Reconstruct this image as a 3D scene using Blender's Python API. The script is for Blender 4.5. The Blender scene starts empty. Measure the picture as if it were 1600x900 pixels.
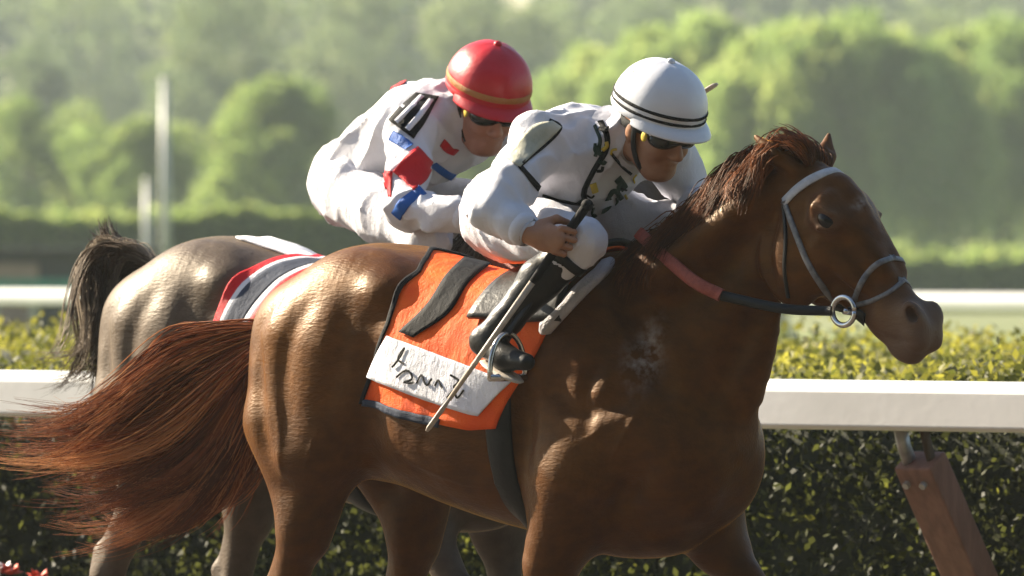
import bpy, math
import numpy as np
from mathutils import Vector, Matrix

rng = np.random.default_rng(11)
R = math.radians
SC = bpy.context.scene
COL = SC.collection

# ------------------------------------------------------------------ camera, sky, sun, exposure
CAM_Z = 1.6
FPX = 15000.0                      # focal length in pixels of a 1600 wide frame
HORIZON = 375.0
cam_d = bpy.data.cameras.new('camera')
cam = bpy.data.objects.new('camera', cam_d)
COL.objects.link(cam)
cam_d.sensor_width = 36.0
cam_d.lens = FPX / 1600.0 * 36.0
cam_d.clip_start = 0.5
cam_d.clip_end = 4000.0
cam.location = (0, 0, CAM_Z)
cam.rotation_euler = (math.pi / 2 - (450 - HORIZON) / FPX, 0, 0)
cam_d.dof.use_dof = True
cam_d.dof.focus_distance = 24.7
cam_d.dof.aperture_fstop = 7.5
SC.camera = cam

SUN_AZ = R(-56.5)                    # from +Y towards -X: behind the horses, from the left
SUN_EL = R(31)
world = bpy.data.worlds.new('World')
SC.world = world
world.use_nodes = True
wn = world.node_tree
bg = wn.nodes['Background']
sky = wn.nodes.new('ShaderNodeTexSky')
sky.sky_type = 'NISHITA'
sky.sun_disc = False
sky.sun_elevation = SUN_EL
sky.sun_rotation = SUN_AZ
sky.air_density = 1.2
sky.dust_density = 0.8
wn.links.new(sky.outputs[0], bg.inputs[0])
bg.inputs[1].default_value = 0.05
sd = bpy.data.lights.new('sun', 'SUN')
sd.energy = 5.0
sd.angle = R(0.6)
sd.color = (1.0, 0.875, 0.68)
sun = bpy.data.objects.new('sun', sd)
COL.objects.link(sun)
SDIR = Vector((math.sin(SUN_AZ) * math.cos(SUN_EL), math.cos(SUN_AZ) * math.cos(SUN_EL), math.sin(SUN_EL)))
sun.rotation_euler = (-SDIR).to_track_quat('-Z', 'Y').to_euler()
sun.location = (-20, 40, 40)
SC.view_settings.view_transform = 'Standard'
SC.view_settings.look = 'None'
SC.view_settings.gamma = 1.0
SC.view_settings.use_curve_mapping = False
SC.view_settings.exposure = 1.82
SC.cycles.use_denoising = True
SC.cycles.max_bounces = 6
SC.cycles.diffuse_bounces = 3
SC.cycles.transmission_bounces = 4
SC.cycles.transparent_max_bounces = 8
SC.cycles.volume_bounces = 1

# ------------------------------------------------------------------ frames and pixels
YAW = R(40)                        # the track runs to the right and towards the camera
CA, SA = math.cos(YAW), math.sin(YAW)
TDIR = Vector((CA, -SA, 0))
NDIR = Vector((SA, CA, 0))

class Frame:
    """Local frame: x along the track, y to the infield, z up."""
    def __init__(self, ox, oy, scale=1.0):
        self.M = Matrix.Translation((ox, oy, 0)) @ Matrix.Rotation(-YAW, 4, 'Z') @ Matrix.Scale(scale, 4)
        self.Mi = self.M.inverted()
        self.s = scale
    def pix(self, px, py, ly):
        """local point seen at that picture point, at lateral offset ly"""
        o = self.Mi @ Vector((0, 0, CAM_Z))
        d = self.Mi.to_3x3() @ Vector(((px - 800) / FPX, 1, -(py - HORIZON) / FPX))
        t = (ly - o.y) / d.y
        p = o + d * t
        return np.array((p.x, p.y, p.z))
    def ray(self, px, py):
        o = self.Mi @ Vector((0, 0, CAM_Z))
        d = self.Mi.to_3x3() @ Vector(((px - 800) / FPX, 1, -(py - HORIZON) / FPX))
        d.normalize()
        return np.array(o), np.array(d)

H1 = Frame(0.0, 25.0)
_s2, _n2 = -1.58, 1.15
H2 = Frame(_n2 * SA + _s2 * CA, 25.0 + _n2 * CA - _s2 * SA, 1.012)

def wpt(px, py, Y):
    return Vector(((px - 800) / FPX * Y, Y, CAM_Z - (py - HORIZON) / FPX * Y))

# ------------------------------------------------------------------ materials
MATS = {}
class NT:
    def __init__(self, name):
        self.m = bpy.data.materials.new(name)
        self.m.use_nodes = True
        self.t = self.m.node_tree
        self.b = self.t.nodes['Principled BSDF']
        MATS[name] = self.m
    def n(self, kind, **kw):
        nd = self.t.nodes.new(kind)
        for k, v in kw.items():
            if k.startswith('i_'):
                nd.inputs[k[2:].replace('_', ' ')].default_value = v
            else:
                setattr(nd, k, v)
        return nd
    def l(self, a, b):
        self.t.links.new(a, b)
    def set(self, **kw):
        for k, v in kw.items():
            self.b.inputs[k.replace('_', ' ')].default_value = v
    def coords(self, scale=(1, 1, 1)):
        tc = self.n('ShaderNodeTexCoord')
        mp = self.n('ShaderNodeMapping')
        mp.inputs['Scale'].default_value = scale
        self.l(tc.outputs['Object'], mp.inputs['Vector'])
        return mp.outputs[0]
    def noise(self, scale, detail=4, rough=0.55, vec=None, stretch=(1, 1, 1)):
        nz = self.n('ShaderNodeTexNoise')
        nz.inputs['Scale'].default_value = scale
        nz.inputs['Detail'].default_value = detail
        nz.inputs['Roughness'].default_value = rough
        self.l(vec if vec is not None else self.coords(stretch), nz.inputs['Vector'])
        return nz.outputs['Fac']
    def ramp(self, fac, stops):
        r = self.n('ShaderNodeValToRGB')
        el = r.color_ramp.elements
        while len(el) < len(stops):
            el.new(0.5)
        for e, (p, c) in zip(el, stops):
            e.position = p
            e.color = (*c, 1) if len(c) == 3 else c
        self.l(fac, r.inputs[0])
        return r.outputs[0]
    def mix(self, fac, a, b, mode='MIX'):
        mx = self.n('ShaderNodeMix', data_type='RGBA', blend_type=mode)
        for s, v in ((0, fac), (6, a), (7, b)):
            if isinstance(v, (int, float)):
                mx.inputs[s].default_value = v
            elif isinstance(v, tuple):
                mx.inputs[s].default_value = (*v, 1)
            else:
                self.l(v, mx.inputs[s])
        return mx.outputs[2]
    def bump(self, fac, strength, dist=0.01):
        bp = self.n('ShaderNodeBump')
        bp.inputs['Strength'].default_value = strength
        bp.inputs['Distance'].default_value = dist
        self.l(fac, bp.inputs['Height'])
        self.l(bp.outputs[0], self.b.inputs['Normal'])
    def base(self, c):
        self.l(c, self.b.inputs['Base Color'])

def simple(name, c1, c2, scale=20, rough=0.6, bump=0.1, bscale=None, stretch=(1, 1, 1), **kw):
    t = NT(name)
    t.base(t.ramp(t.noise(scale, stretch=stretch), [(0.3, c1), (0.7, c2)]))
    t.set(Roughness=rough, **kw)
    if bump:
        t.bump(t.noise(bscale or scale * 3, stretch=stretch), bump)
    return t.m

def coat_material(name, dark, mid, light, muzzle, sheen, rough, spec=(1.0, 0.55, 0.14)):
    t = NT(name)
    big = t.noise(2.2, 3)
    fine = t.noise(26, 5, 0.6, stretch=(0.5, 1, 1))
    c = t.ramp(big, [(0.28, dark), (0.5, mid), (0.75, light)])
    c = t.mix(0.35, c, t.ramp(fine, [(0.35, dark), (0.65, light)]))
    at = t.n('ShaderNodeAttribute', attribute_name='muzzle')
    c = t.mix(at.outputs['Fac'], c, muzzle)
    af = t.n('ShaderNodeAttribute', attribute_name='foam')
    fm = t.n('ShaderNodeMath', operation='MULTIPLY')
    t.l(af.outputs['Fac'], fm.inputs[0])
    t.l(t.ramp(t.noise(30, 4, 0.6), [(0.40, (0, 0, 0)), (0.75, (0.6, 0.6, 0.6))]), fm.inputs[1])
    c = t.mix(fm.outputs[0], c, (0.62, 0.58, 0.55))
    t.base(c)
    t.l(t.ramp(t.noise(7, 4), [(0.3, (rough - 0.06,) * 3), (0.7, (rough + 0.22,) * 3)]), t.b.inputs['Roughness'])
    t.b.inputs['Sheen Weight'].default_value = 1.0
    t.b.inputs['Sheen Roughness'].default_value = 0.13
    t.b.inputs['Sheen Tint'].default_value = (*sheen, 1)
    t.b.inputs['Specular IOR Level'].default_value = 0.30
    t.b.inputs['Specular Tint'].default_value = (*spec, 1)
    # short hair lying back along the body, plus soft muscle ripple
    hair = t.noise(240, 2, 0.6, stretch=(0.18, 1, 0.6))
    rip = t.noise(14, 3, 0.5, stretch=(1.4, 1, 0.5))
    ad = t.n('ShaderNodeMath', operation='MULTIPLY_ADD')
    t.l(rip, ad.inputs[0]); ad.inputs[1].default_value = 2.0; t.l(hair, ad.inputs[2])
    t.bump(ad.outputs[0], 0.40, 0.004)
    return t.m

def hair_material(name, c1, c2, c3):
    t = NT(name)
    at = t.n('ShaderNodeAttribute', attribute_name='tint')
    t.base(t.ramp(at.outputs['Fac'], [(0.0, c1), (0.5, c2), (1.0, c3)]))
    t.set(Roughness=0.5)
    t.b.inputs['Specular IOR Level'].default_value = 0.12
    t.b.inputs['Specular Tint'].default_value = (1.0, 0.6, 0.3, 1)
    return t.m

def cloth_material(name, c1, c2, rough=0.75, weave=500, wr=0.25, sheen=0.0):
    t = NT(name)
    t.base(t.ramp(t.noise(9, 5), [(0.3, c1), (0.7, c2)]))
    t.set(Roughness=rough)
    t.b.inputs['Sheen Weight'].default_value = sheen
    t.b.inputs['Specular IOR Level'].default_value = 0.12
    a = t.noise(weave, 1)
    b = t.noise(20, 5, 0.62, stretch=(1.0, 0.8, 0.55))
    ad = t.n('ShaderNodeMath', operation='MULTIPLY_ADD')
    t.l(b, ad.inputs[0]); ad.inputs[1].default_value = 6.0; t.l(a, ad.inputs[2])
    t.bump(ad.outputs[0], wr * 1.7, 0.005)
    return t.m

def leaf_material(name, c1, c2, c3, trans=0.45):
    t = NT(name)
    at = t.n('ShaderNodeAttribute', attribute_name='tint')
    col = t.ramp(at.outputs['Fac'], [(0.0, c1), (0.55, c2), (1.0, c3)])
    t.base(col)
    t.set(Roughness=0.6)
    t.b.inputs['Specular IOR Level'].default_value = 0.25
    tr = t.n('ShaderNodeBsdfTranslucent')
    hs = t.n('ShaderNodeHueSaturation')
    hs.inputs['Value'].default_value = 1.9
    t.l(col, hs.inputs['Color'])
    t.l(hs.outputs[0], tr.inputs['Color'])
    mx = t.n('ShaderNodeMixShader')
    mx.inputs[0].default_value = trans
    t.l(t.b.outputs[0], mx.inputs[1]); t.l(tr.outputs[0], mx.inputs[2])
    out = t.t.nodes['Material Output']
    t.l(mx.outputs[0], out.inputs['Surface'])
    return t.m

M_COAT1 = coat_material('chestnut_coat', (0.032, 0.0086, 0.0019), (0.060, 0.0175, 0.0031), (0.125, 0.0440, 0.0060), (0.12, 0.085, 0.07), (1.0, 0.50, 0.07), 0.40)
M_COAT2 = coat_material('dark_bay_coat', (0.042, 0.029, 0.021), (0.070, 0.049, 0.036), (0.11, 0.082, 0.062), (0.04, 0.03, 0.025), (1.0, 0.72, 0.42), 0.44, (1.0, 0.8, 0.55))
M_MANE1 = hair_material('chestnut_mane', (0.03, 0.009, 0.003), (0.085, 0.024, 0.007), (0.20, 0.060, 0.015))
M_TAIL1 = hair_material('chestnut_tail', (0.08, 0.022, 0.008), (0.28, 0.085, 0.027), (0.56, 0.25, 0.10))
M_TAIL2 = hair_material('dark_tail', (0.05, 0.038, 0.029), (0.13, 0.10, 0.075), (0.36, 0.30, 0.23))
M_HOOF = simple('hoof_horn', (0.05, 0.04, 0.035), (0.12, 0.10, 0.08), 40, 0.5)
M_EYE = simple('horse_eye', (0.004, 0.0025, 0.002), (0.010, 0.006, 0.004), 30, 0.12, 0)
MATS['horse_eye'].node_tree.nodes['Principled BSDF'].inputs['Specular IOR Level'].default_value = 0.25
M_WHITE = cloth_material('white_silk', (0.60, 0.60, 0.66), (0.68, 0.68, 0.735), 0.6, 500, 0.18)
M_BREECH = cloth_material('white_breeches', (0.60, 0.595, 0.65), (0.68, 0.675, 0.72), 0.7, 500, 0.28)
M_RED = cloth_material('red_silk', (0.52, 0.012, 0.02), (0.62, 0.02, 0.03), 0.5)
M_BLUE = cloth_material('blue_silk', (0.02, 0.09, 0.36), (0.03, 0.13, 0.45), 0.5)
M_BLACK = cloth_material('black_cloth', (0.005, 0.005, 0.006), (0.012, 0.012, 0.013), 0.7)
M_NAVY = cloth_material('navy_cloth', (0.03, 0.038, 0.06), (0.055, 0.065, 0.095), 0.7)
M_OLIVE = cloth_material('olive_trim', (0.30, 0.29, 0.20), (0.62, 0.61, 0.52), 0.6)
M_DKGREEN = cloth_material('dark_green_trim', (0.012, 0.03, 0.02), (0.03, 0.055, 0.045), 0.6)
M_YELLOW = cloth_material('yellow_trim', (0.55, 0.40, 0.05), (0.65, 0.50, 0.08), 0.6)
M_GOLD = cloth_material('gold_band', (0.36, 0.15, 0.05), (0.46, 0.22, 0.08), 0.5)
M_ORANGE = cloth_material('orange_cloth', (0.78, 0.085, 0.010), (0.90, 0.14, 0.015), 0.6, 420, 0.35)
M_PANEL = cloth_material('white_panel', (0.66, 0.66, 0.74), (0.80, 0.80, 0.84), 0.7, 420, 0.3)
M_GREYPAD = cloth_material('grey_pad', (0.36, 0.35, 0.36), (0.52, 0.50, 0.52), 0.8, 200, 0.4)
M_LEATHER = simple('black_leather', (0.004, 0.0035, 0.0035), (0.010, 0.009, 0.008), 30, 0.4, 0.15)
MATS['black_leather'].node_tree.nodes['Principled BSDF'].inputs['Specular IOR Level'].default_value = 0.3
M_TACK = simple('worn_grey_leather', (0.07, 0.07, 0.075), (0.20, 0.20, 0.21), 60, 0.4, 0.2)
M_BROW = simple('pale_browband', (0.36, 0.36, 0.38), (0.55, 0.54, 0.55), 60, 0.5, 0.2)
M_GRIP = simple('red_rubber_grip', (0.22, 0.035, 0.018), (0.36, 0.07, 0.035), 70, 0.6, 0.5, 260)
M_STEEL = simple('steel', (0.45, 0.45, 0.46), (0.62, 0.62, 0.62), 20, 0.25, 0, Metallic=1.0)
M_SKIN = simple('tanned_skin', (0.26, 0.115, 0.058), (0.36, 0.17, 0.09), 25, 0.48, 0.12, 120)
M_SKIN2 = simple('fair_skin', (0.38, 0.17, 0.11), (0.48, 0.23, 0.15), 25, 0.5, 0.12, 120)
M_LENS = simple('goggle_lens', (0.010, 0.012, 0.010), (0.03, 0.028, 0.02), 30, 0.08, 0)
M_HELM_W = simple('white_cap_silk', (0.62, 0.635, 0.70), (0.68, 0.695, 0.75), 12, 0.35, 0.06, 60)
M_HELM_R = simple('red_cap_silk', (0.44, 0.007, 0.014), (0.52, 0.012, 0.022), 12, 0.38, 0.10, 70)
M_WHIPP = simple('pale_whip', (0.36, 0.30, 0.24), (0.55, 0.48, 0.40), 60, 0.5, 0.2)
M_RAILW = simple('white_rail_paint', (0.70, 0.69, 0.66), (0.80, 0.79, 0.765), 3.5, 0.38, 0.04, 30)
M_POST = simple('brown_post_wood', (0.17, 0.082, 0.058), (0.26, 0.13, 0.095), 9, 0.7, 0.4, 30, stretch=(3, 3, 0.6))
M_GALV = simple('galvanised_steel', (0.32, 0.32, 0.31), (0.52, 0.52, 0.50), 25, 0.45, 0.1, Metallic=0.7)
M_DIRT = simple('track_dirt', (0.045, 0.032, 0.022), (0.085, 0.062, 0.045), 6, 0.95, 0.8, 40)
M_TURF = simple('turf', (0.10, 0.14, 0.022), (0.16, 0.19, 0.035), 0.25, 0.9, 0.6, 8)
M_GROUND = simple('far_ground', (0.09, 0.12, 0.03), (0.15, 0.16, 0.05), 0.05, 0.95, 0.3, 2)
M_SHED = simple('dark_shed_boards', (0.025, 0.025, 0.024), (0.05, 0.048, 0.045), 1.5, 0.8, 0.3, 12)
M_SHEDB = simple('tan_shed_panel', (0.24, 0.16, 0.12), (0.32, 0.22, 0.17), 2, 0.8, 0.2)
M_TEAL = simple('teal_barrier', (0.03, 0.16, 0.12), (0.05, 0.22, 0.17), 3, 0.5, 0.05)
M_POLE = simple('pale_pole', (0.32, 0.33, 0.32), (0.42, 0.42, 0.40), 4, 0.4, 0.03)
M_BARK = simple('bark', (0.05, 0.038, 0.028), (0.12, 0.09, 0.065), 3, 0.95, 0.8, 12, stretch=(3, 3, 0.7))
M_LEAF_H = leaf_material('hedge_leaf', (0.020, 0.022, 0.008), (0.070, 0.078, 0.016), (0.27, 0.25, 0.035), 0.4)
M_LEAF_W = leaf_material('willow_leaf', (0.13, 0.19, 0.058), (0.175, 0.235, 0.068), (0.25, 0.285, 0.085), 0.6)
M_LEAF_R = leaf_material('round_tree_leaf', (0.12, 0.175, 0.052), (0.165, 0.22, 0.062), (0.24, 0.27, 0.082), 0.58)
M_LEAF_F = leaf_material('far_tree_leaf', (0.08, 0.115, 0.05), (0.11, 0.145, 0.058), (0.17, 0.20, 0.075), 0.5)
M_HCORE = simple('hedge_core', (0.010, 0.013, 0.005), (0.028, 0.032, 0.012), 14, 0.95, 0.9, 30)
M_REDFL = simple('red_petal', (0.55, 0.05, 0.02), (0.65, 0.09, 0.04), 30, 0.6, 0)
M_WHFL = simple('white_petal', (0.7, 0.62, 0.62), (0.8, 0.74, 0.72), 30, 0.6, 0)

# ------------------------------------------------------------------ mesh helpers
def mesh_obj(name, V, Fc, mat, parent=None, smooth=True, attrs=None, matrix=None):
    """one mesh object from vertices and faces (quads or tris as arrays, or a list of lists)"""
    me = bpy.data.meshes.new(name)
    V = np.asarray(V, np.float32).reshape(-1, 3)
    if isinstance(Fc, np.ndarray):
        n, k = Fc.shape
        me.vertices.add(len(V)); me.vertices.foreach_set('co', V.ravel())
        me.loops.add(n * k); me.loops.foreach_set('vertex_index', Fc.astype(np.int32).ravel())
        me.polygons.add(n)
        me.polygons.foreach_set('loop_start', np.arange(0, n * k, k, dtype=np.int32))
        me.update(calc_edges=True)
    else:
        me.from_pydata([tuple(map(float, v)) for v in V], [], Fc)
        me.update()
    if smooth:
        me.polygons.foreach_set('use_smooth', np.ones(len(me.polygons), bool))
    for k, v in (attrs or {}).items():
        a = me.attributes.new(k, 'FLOAT', 'POINT')
        a.data.foreach_set('value', np.asarray(v, np.float32))
    me.materials.append(mat)
    o = bpy.data.objects.new(name, me)
    COL.objects.link(o)
    if parent is not None:
        o.parent = parent
    if matrix is not None:
        o.matrix_world = matrix
    return o

def empty(name, matrix):
    o = bpy.data.objects.new(name, None)
    COL.objects.link(o)
    o.matrix_world = matrix
    o.empty_display_size = 0.2
    return o

def tag(o, label=None, cat=None, group=None, kind=None):
    if label: o['label'] = label
    if cat: o['category'] = cat
    if group: o['group'] = group
    if kind: o['kind'] = kind
    return o

def smooth_path(P, n):
    """Catmull-Rom through P, n samples"""
    P = np.asarray(P, float)
    if len(P) == 2:
        t = np.linspace(0, 1, n)[:, None]
        return P[0] * (1 - t) + P[1] * t
    Q = np.vstack([2 * P[0] - P[1], P, 2 * P[-1] - P[-2]])
    u = np.linspace(0, len(P) - 1, n)
    i = np.minimum(u.astype(int), len(P) - 2)
    t = (u - i)[:, None]
    p0, p1, p2, p3 = Q[i], Q[i + 1], Q[i + 2], Q[i + 3]
    return 0.5 * ((2 * p1) + (-p0 + p2) * t + (2 * p0 - 5 * p1 + 4 * p2 - p3) * t ** 2 + (-p0 + 3 * p1 - 3 * p2 + p3) * t ** 3)

def tube_data(P, rad, sides=8, flat=1.0):
    P = np.asarray(P, float); n = len(P)
    rad = np.broadcast_to(np.asarray(rad, float), (n,))
    T = np.gradient(P, axis=0); T /= np.linalg.norm(T, axis=1)[:, None] + 1e-9
    up = np.array((0, 0, 1.0)) if abs(T[0][2]) < 0.9 else np.array((1.0, 0, 0))
    V = []
    for i in range(n):
        a = np.cross(T[i], up); a /= np.linalg.norm(a) + 1e-9
        b = np.cross(a, T[i]); up = b
        for s in range(sides):
            an = 2 * math.pi * s / sides
            V.append(P[i] + rad[i] * (math.cos(an) * a + math.sin(an) * b * flat))
    F = [(i * sides + s, i * sides + (s + 1) % sides, (i + 1) * sides + (s + 1) % sides, (i + 1) * sides + s)
         for i in range(n - 1) for s in range(sides)]
    F.append(tuple(range(sides))[::-1]); F.append(tuple((n - 1) * sides + s for s in range(sides)))
    return V, F

def tube(name, P, rad, mat, parent=None, sides=8, flat=1.0):
    V, F = tube_data(P, rad, sides, flat)
    return mesh_obj(name, V, F, mat, parent)

def ribbon(name, P, N, width, thick, mat, parent=None, bow=0.0):
    """a strap of rectangular section along P, lying flat on normals N"""
    P = np.asarray(P, float); N = np.asarray(N, float); n = len(P)
    if n < 2: return None
    width = np.broadcast_to(np.asarray(width, float), (n,))
    T = np.gradient(P, axis=0); T /= np.linalg.norm(T, axis=1)[:, None] + 1e-9
    V = []
    for i in range(n):
        s = np.cross(T[i], N[i]); s /= np.linalg.norm(s) + 1e-9
        w = width[i] / 2
        for a, b in ((-1, 0), (-0.85, 1), (0, 1.15), (0.85, 1), (1, 0)):
            V.append(P[i] + s * w * a + N[i] * thick * b)
    k = 5
    F = [(i * k + s, i * k + s + 1, (i + 1) * k + s + 1, (i + 1) * k + s) for i in range(n - 1) for s in range(k - 1)]
    F += [(i * k + 4, i * k, (i + 1) * k, (i + 1) * k + 4) for i in range(n - 1)]
    F += [tuple(range(k)), tuple((n - 1) * k + s for s in range(k))[::-1]]
    return mesh_obj(name, V, F, mat, parent)

def box_data(lo, hi, bev=0.0):
    (x0, y0, z0), (x1, y1, z1) = lo, hi
    V = [(x, y, z) for x in (x0, x1) for y in (y0, y1) for z in (z0, z1)]
    F = [(0, 1, 3, 2), (4, 6, 7, 5), (0, 4, 5, 1), (2, 3, 7, 6), (0, 2, 6, 4), (1, 5, 7, 3)]
    return V, F

def box(name, lo, hi, mat, parent=None, matrix=None, bevel=0.0):
    V, F = box_data(lo, hi)
    o = mesh_obj(name, V, F, mat, parent, smooth=False, matrix=matrix)
    if bevel:
        b = o.modifiers.new('bevel', 'BEVEL'); b.width = bevel; b.segments = 2
    return o

# ------------------------------------------------------------------ signed distance sculpting
_NL = rng.random((24, 24, 24)).astype(np.float32)
def vnoise(P, scale):
    """smooth value noise in -1..1"""
    Q = np.asarray(P, np.float32) * scale + 100.0
    i = np.floor(Q).astype(np.int32); f = Q - i
    f = f * f * (3 - 2 * f); i %= 24; j = (i + 1) % 24
    x0, y0, z0 = i.T; x1, y1, z1 = j.T; fx, fy, fz = f.T
    L = _NL
    a = L[x0, y0, z0] * (1 - fx) + L[x1, y0, z0] * fx
    b = L[x0, y1, z0] * (1 - fx) + L[x1, y1, z0] * fx
    c = L[x0, y0, z1] * (1 - fx) + L[x1, y0, z1] * fx
    d = L[x0, y1, z1] * (1 - fx) + L[x1, y1, z1] * fx
    return 2 * ((a * (1 - fy) + b * fy) * (1 - fz) + (c * (1 - fy) + d * fy) * fz) - 1

class Sdf:
    def __init__(self, lo, hi, h):
        self.lo = np.array(lo, np.float32); self.h = h
        n = np.ceil((np.array(hi) - np.array(lo)) / h).astype(int) + 1
        self.F = np.full(n, 0.5, np.float32)
        self.ax = [(self.lo[i] + h * np.arange(n[i])).astype(np.float32) for i in range(3)]
    def _sub(self, lo, hi):
        sl = []; g = []
        for i in range(3):
            a = max(0, int(math.floor((lo[i] - self.lo[i]) / self.h)))
            b = min(self.F.shape[i], int(math.ceil((hi[i] - self.lo[i]) / self.h)) + 1)
            if b <= a: return None, None
            sl.append(slice(a, b))
            sh = [1, 1, 1]; sh[i] = -1
            g.append(self.ax[i][a:b].reshape(sh))
        return tuple(sl), g
    def _put(self, sl, d, k, sub):
        A = self.F[sl]
        if sub:
            d = -d
            h = np.clip(0.5 - 0.5 * (d - A) / k, 0, 1)
            self.F[sl] = d * (1 - h) + A * h + k * h * (1 - h)
        else:
            h = np.clip(0.5 + 0.5 * (d - A) / k, 0, 1)
            self.F[sl] = d * (1 - h) + A * h - k * h * (1 - h)
    def cone(self, a, b, ra, rb, k=0.02, sub=False, sy=1.0):
        a = np.asarray(a, np.float32); b = np.asarray(b, np.float32)
        m = max(ra, rb) * max(1, sy) + k + 0.03
        sl, g = self._sub(np.minimum(a, b) - m, np.maximum(a, b) + m)
        if sl is None: return
        ba = b - a; L2 = float(ba @ ba) + 1e-9
        x, y, z = g[0] - a[0], g[1] - a[1], g[2] - a[2]
        t = np.clip((x * ba[0] + y * ba[1] + z * ba[2]) / L2, 0, 1)
        d = np.sqrt((x - t * ba[0]) ** 2 + ((y - t * ba[1]) / sy) ** 2 + (z - t * ba[2]) ** 2) - (ra + t * (rb - ra))
        self._put(sl, d, k, sub)
    def chain(self, pts, rads, k=0.02, sub=False, sy=1.0):
        for i in range(len(pts) - 1):
            self.cone(pts[i], pts[i + 1], rads[i], rads[i + 1], k, sub, sy)
    def ell(self, c, r, k=0.02, rot=None, sub=False):
        c = np.asarray(c, np.float32); r = np.asarray(r, np.float32)
        m = float(r.max()) + k + 0.03
        sl, g = self._sub(c - m, c + m)
        if sl is None: return
        x, y, z = g[0] - c[0], g[1] - c[1], g[2] - c[2]
        if rot is not None:
            q = np.asarray(rot, np.float32).T
            x, y, z = (q[0, 0] * x + q[0, 1] * y + q[0, 2] * z, q[1, 0] * x + q[1, 1] * y + q[1, 2] * z, q[2, 0] * x + q[2, 1] * y + q[2, 2] * z)
        k0 = np.sqrt((x / r[0]) ** 2 + (y / r[1]) ** 2 + (z / r[2]) ** 2)
        k1 = np.sqrt((x / r[0] ** 2) ** 2 + (y / r[1] ** 2) ** 2 + (z / r[2] ** 2) ** 2) + 1e-6
        self._put(sl, k0 * (k0 - 1) / k1, k, sub)
    def trunk(self, st, k=0.03, p=2.3):
        """stations (x, top, bottom, half width): a barrel along x"""
        st = np.asarray(st, float)
        xs = self.ax[0]
        n = 120
        u = np.linspace(0, len(st) - 1, n)
        S = smooth_path(st, n)
        top, bot, hw = (np.interp(xs, S[:, 0], S[:, j]).astype(np.float32) for j in (1, 2, 3))
        sl, g = self._sub((st[0, 0] - 0.06, -0.5, st[:, 2].min() - 0.1), (st[-1, 0] + 0.06, 0.5, st[:, 1].max() + 0.1))
        ix = sl[0]
        sh = (-1, 1, 1)
        top, bot, hw = top[ix].reshape(sh), bot[ix].reshape(sh), hw[ix].reshape(sh)
        cz = bot + (top - bot) * 0.47
        rz = np.where(g[2] > cz, top - cz, cz - bot)
        q = ((np.abs(g[1]) / hw) ** p + (np.abs(g[2] - cz) / rz) ** p) ** (1 / p)
        d = (q - 1) * np.minimum(hw, rz)
        over = np.maximum(st[0, 0] - g[0], g[0] - st[-1, 0])
        d = np.where(over > 0, np.maximum(d, 0) + over, d).astype(np.float32)
        self._put(sl, d, k, False)
    def loft(self, C, rv, ry, k=0.03, n=16, y0=0.0):
        """elliptic sections along a path in the x-z plane"""
        C = smooth_path([(c[0], c[1], 0) for c in C], n)[:, :2]
        u = np.linspace(0, 1, n); u0 = np.linspace(0, 1, len(rv))
        rv = np.interp(u, u0, rv); ry = np.interp(u, u0, ry)
        m = max(rv.max(), ry.max()) + k + 0.04
        sl, g = self._sub((C[:, 0].min() - m, y0 - ry.max() - k - 0.04, C[:, 1].min() - m), (C[:, 0].max() + m, y0 + ry.max() + k + 0.04, C[:, 1].max() + m))
        best = None
        for i in range(n - 1):
            a, b = C[i], C[i + 1]; ba = b - a; L = np.linalg.norm(ba); e = ba / L
            x, z = g[0] - np.float32(a[0]), g[2] - np.float32(a[1])
            w = (x * e[0] + z * e[1]) / L
            t = np.clip(w, 0, 1)
            wo = (w - t) * L
            v = -x * e[1] + z * e[0]
            rvv = rv[i] + t * (rv[i + 1] - rv[i]); ryy = ry[i] + t * (ry[i + 1] - ry[i])
            mn = np.minimum(rvv, ryy)
            d = (np.sqrt((v / rvv) ** 2 + ((g[1] - y0) / ryy) ** 2 + (wo / mn) ** 2) - 1) * mn
            best = d if best is None else np.minimum(best, d)
        self._put(sl, best.astype(np.float32), k, False)
    def wrinkle(self, amp, scale, stretch=(1, 1, 1), band=0.04):
        idx = np.argwhere(np.abs(self.F) < band)
        P = (self.lo + idx * self.h) * np.array(stretch, np.float32)
        nz = vnoise(P, scale) + 0.5 * vnoise(P + 7.3, scale * 2.1)
        self.F[tuple(idx.T)] += amp * nz
    def emboss(self, pts, depth, width):
        """press a soft groove (depth > 0) or raise a cord (depth < 0) along a line"""
        pts = [np.asarray(p, np.float32) for p in pts]
        if len(pts) < 2: return
        m = width * 2.4
        sl, g = self._sub(np.min(pts, 0) - m, np.max(pts, 0) + m)
        if sl is None: return
        best = None; n = len(pts) - 1
        for i in range(n):
            a, ba = pts[i], pts[i + 1] - pts[i]
            x, y, z = g[0] - a[0], g[1] - a[1], g[2] - a[2]
            t = np.clip((x * ba[0] + y * ba[1] + z * ba[2]) / (float(ba @ ba) + 1e-9), 0, 1)
            d2 = (x - t * ba[0]) ** 2 + (y - t * ba[1]) ** 2 + (z - t * ba[2]) ** 2
            fade = np.sin(np.pi * np.clip((i + t + 0.15) / (n + 0.3), 0, 1)) ** 0.7
            e = fade * np.exp(-d2 / width ** 2)
            best = e if best is None else np.maximum(best, e)
        self.F[sl] += (depth * best).astype(np.float32)
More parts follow.
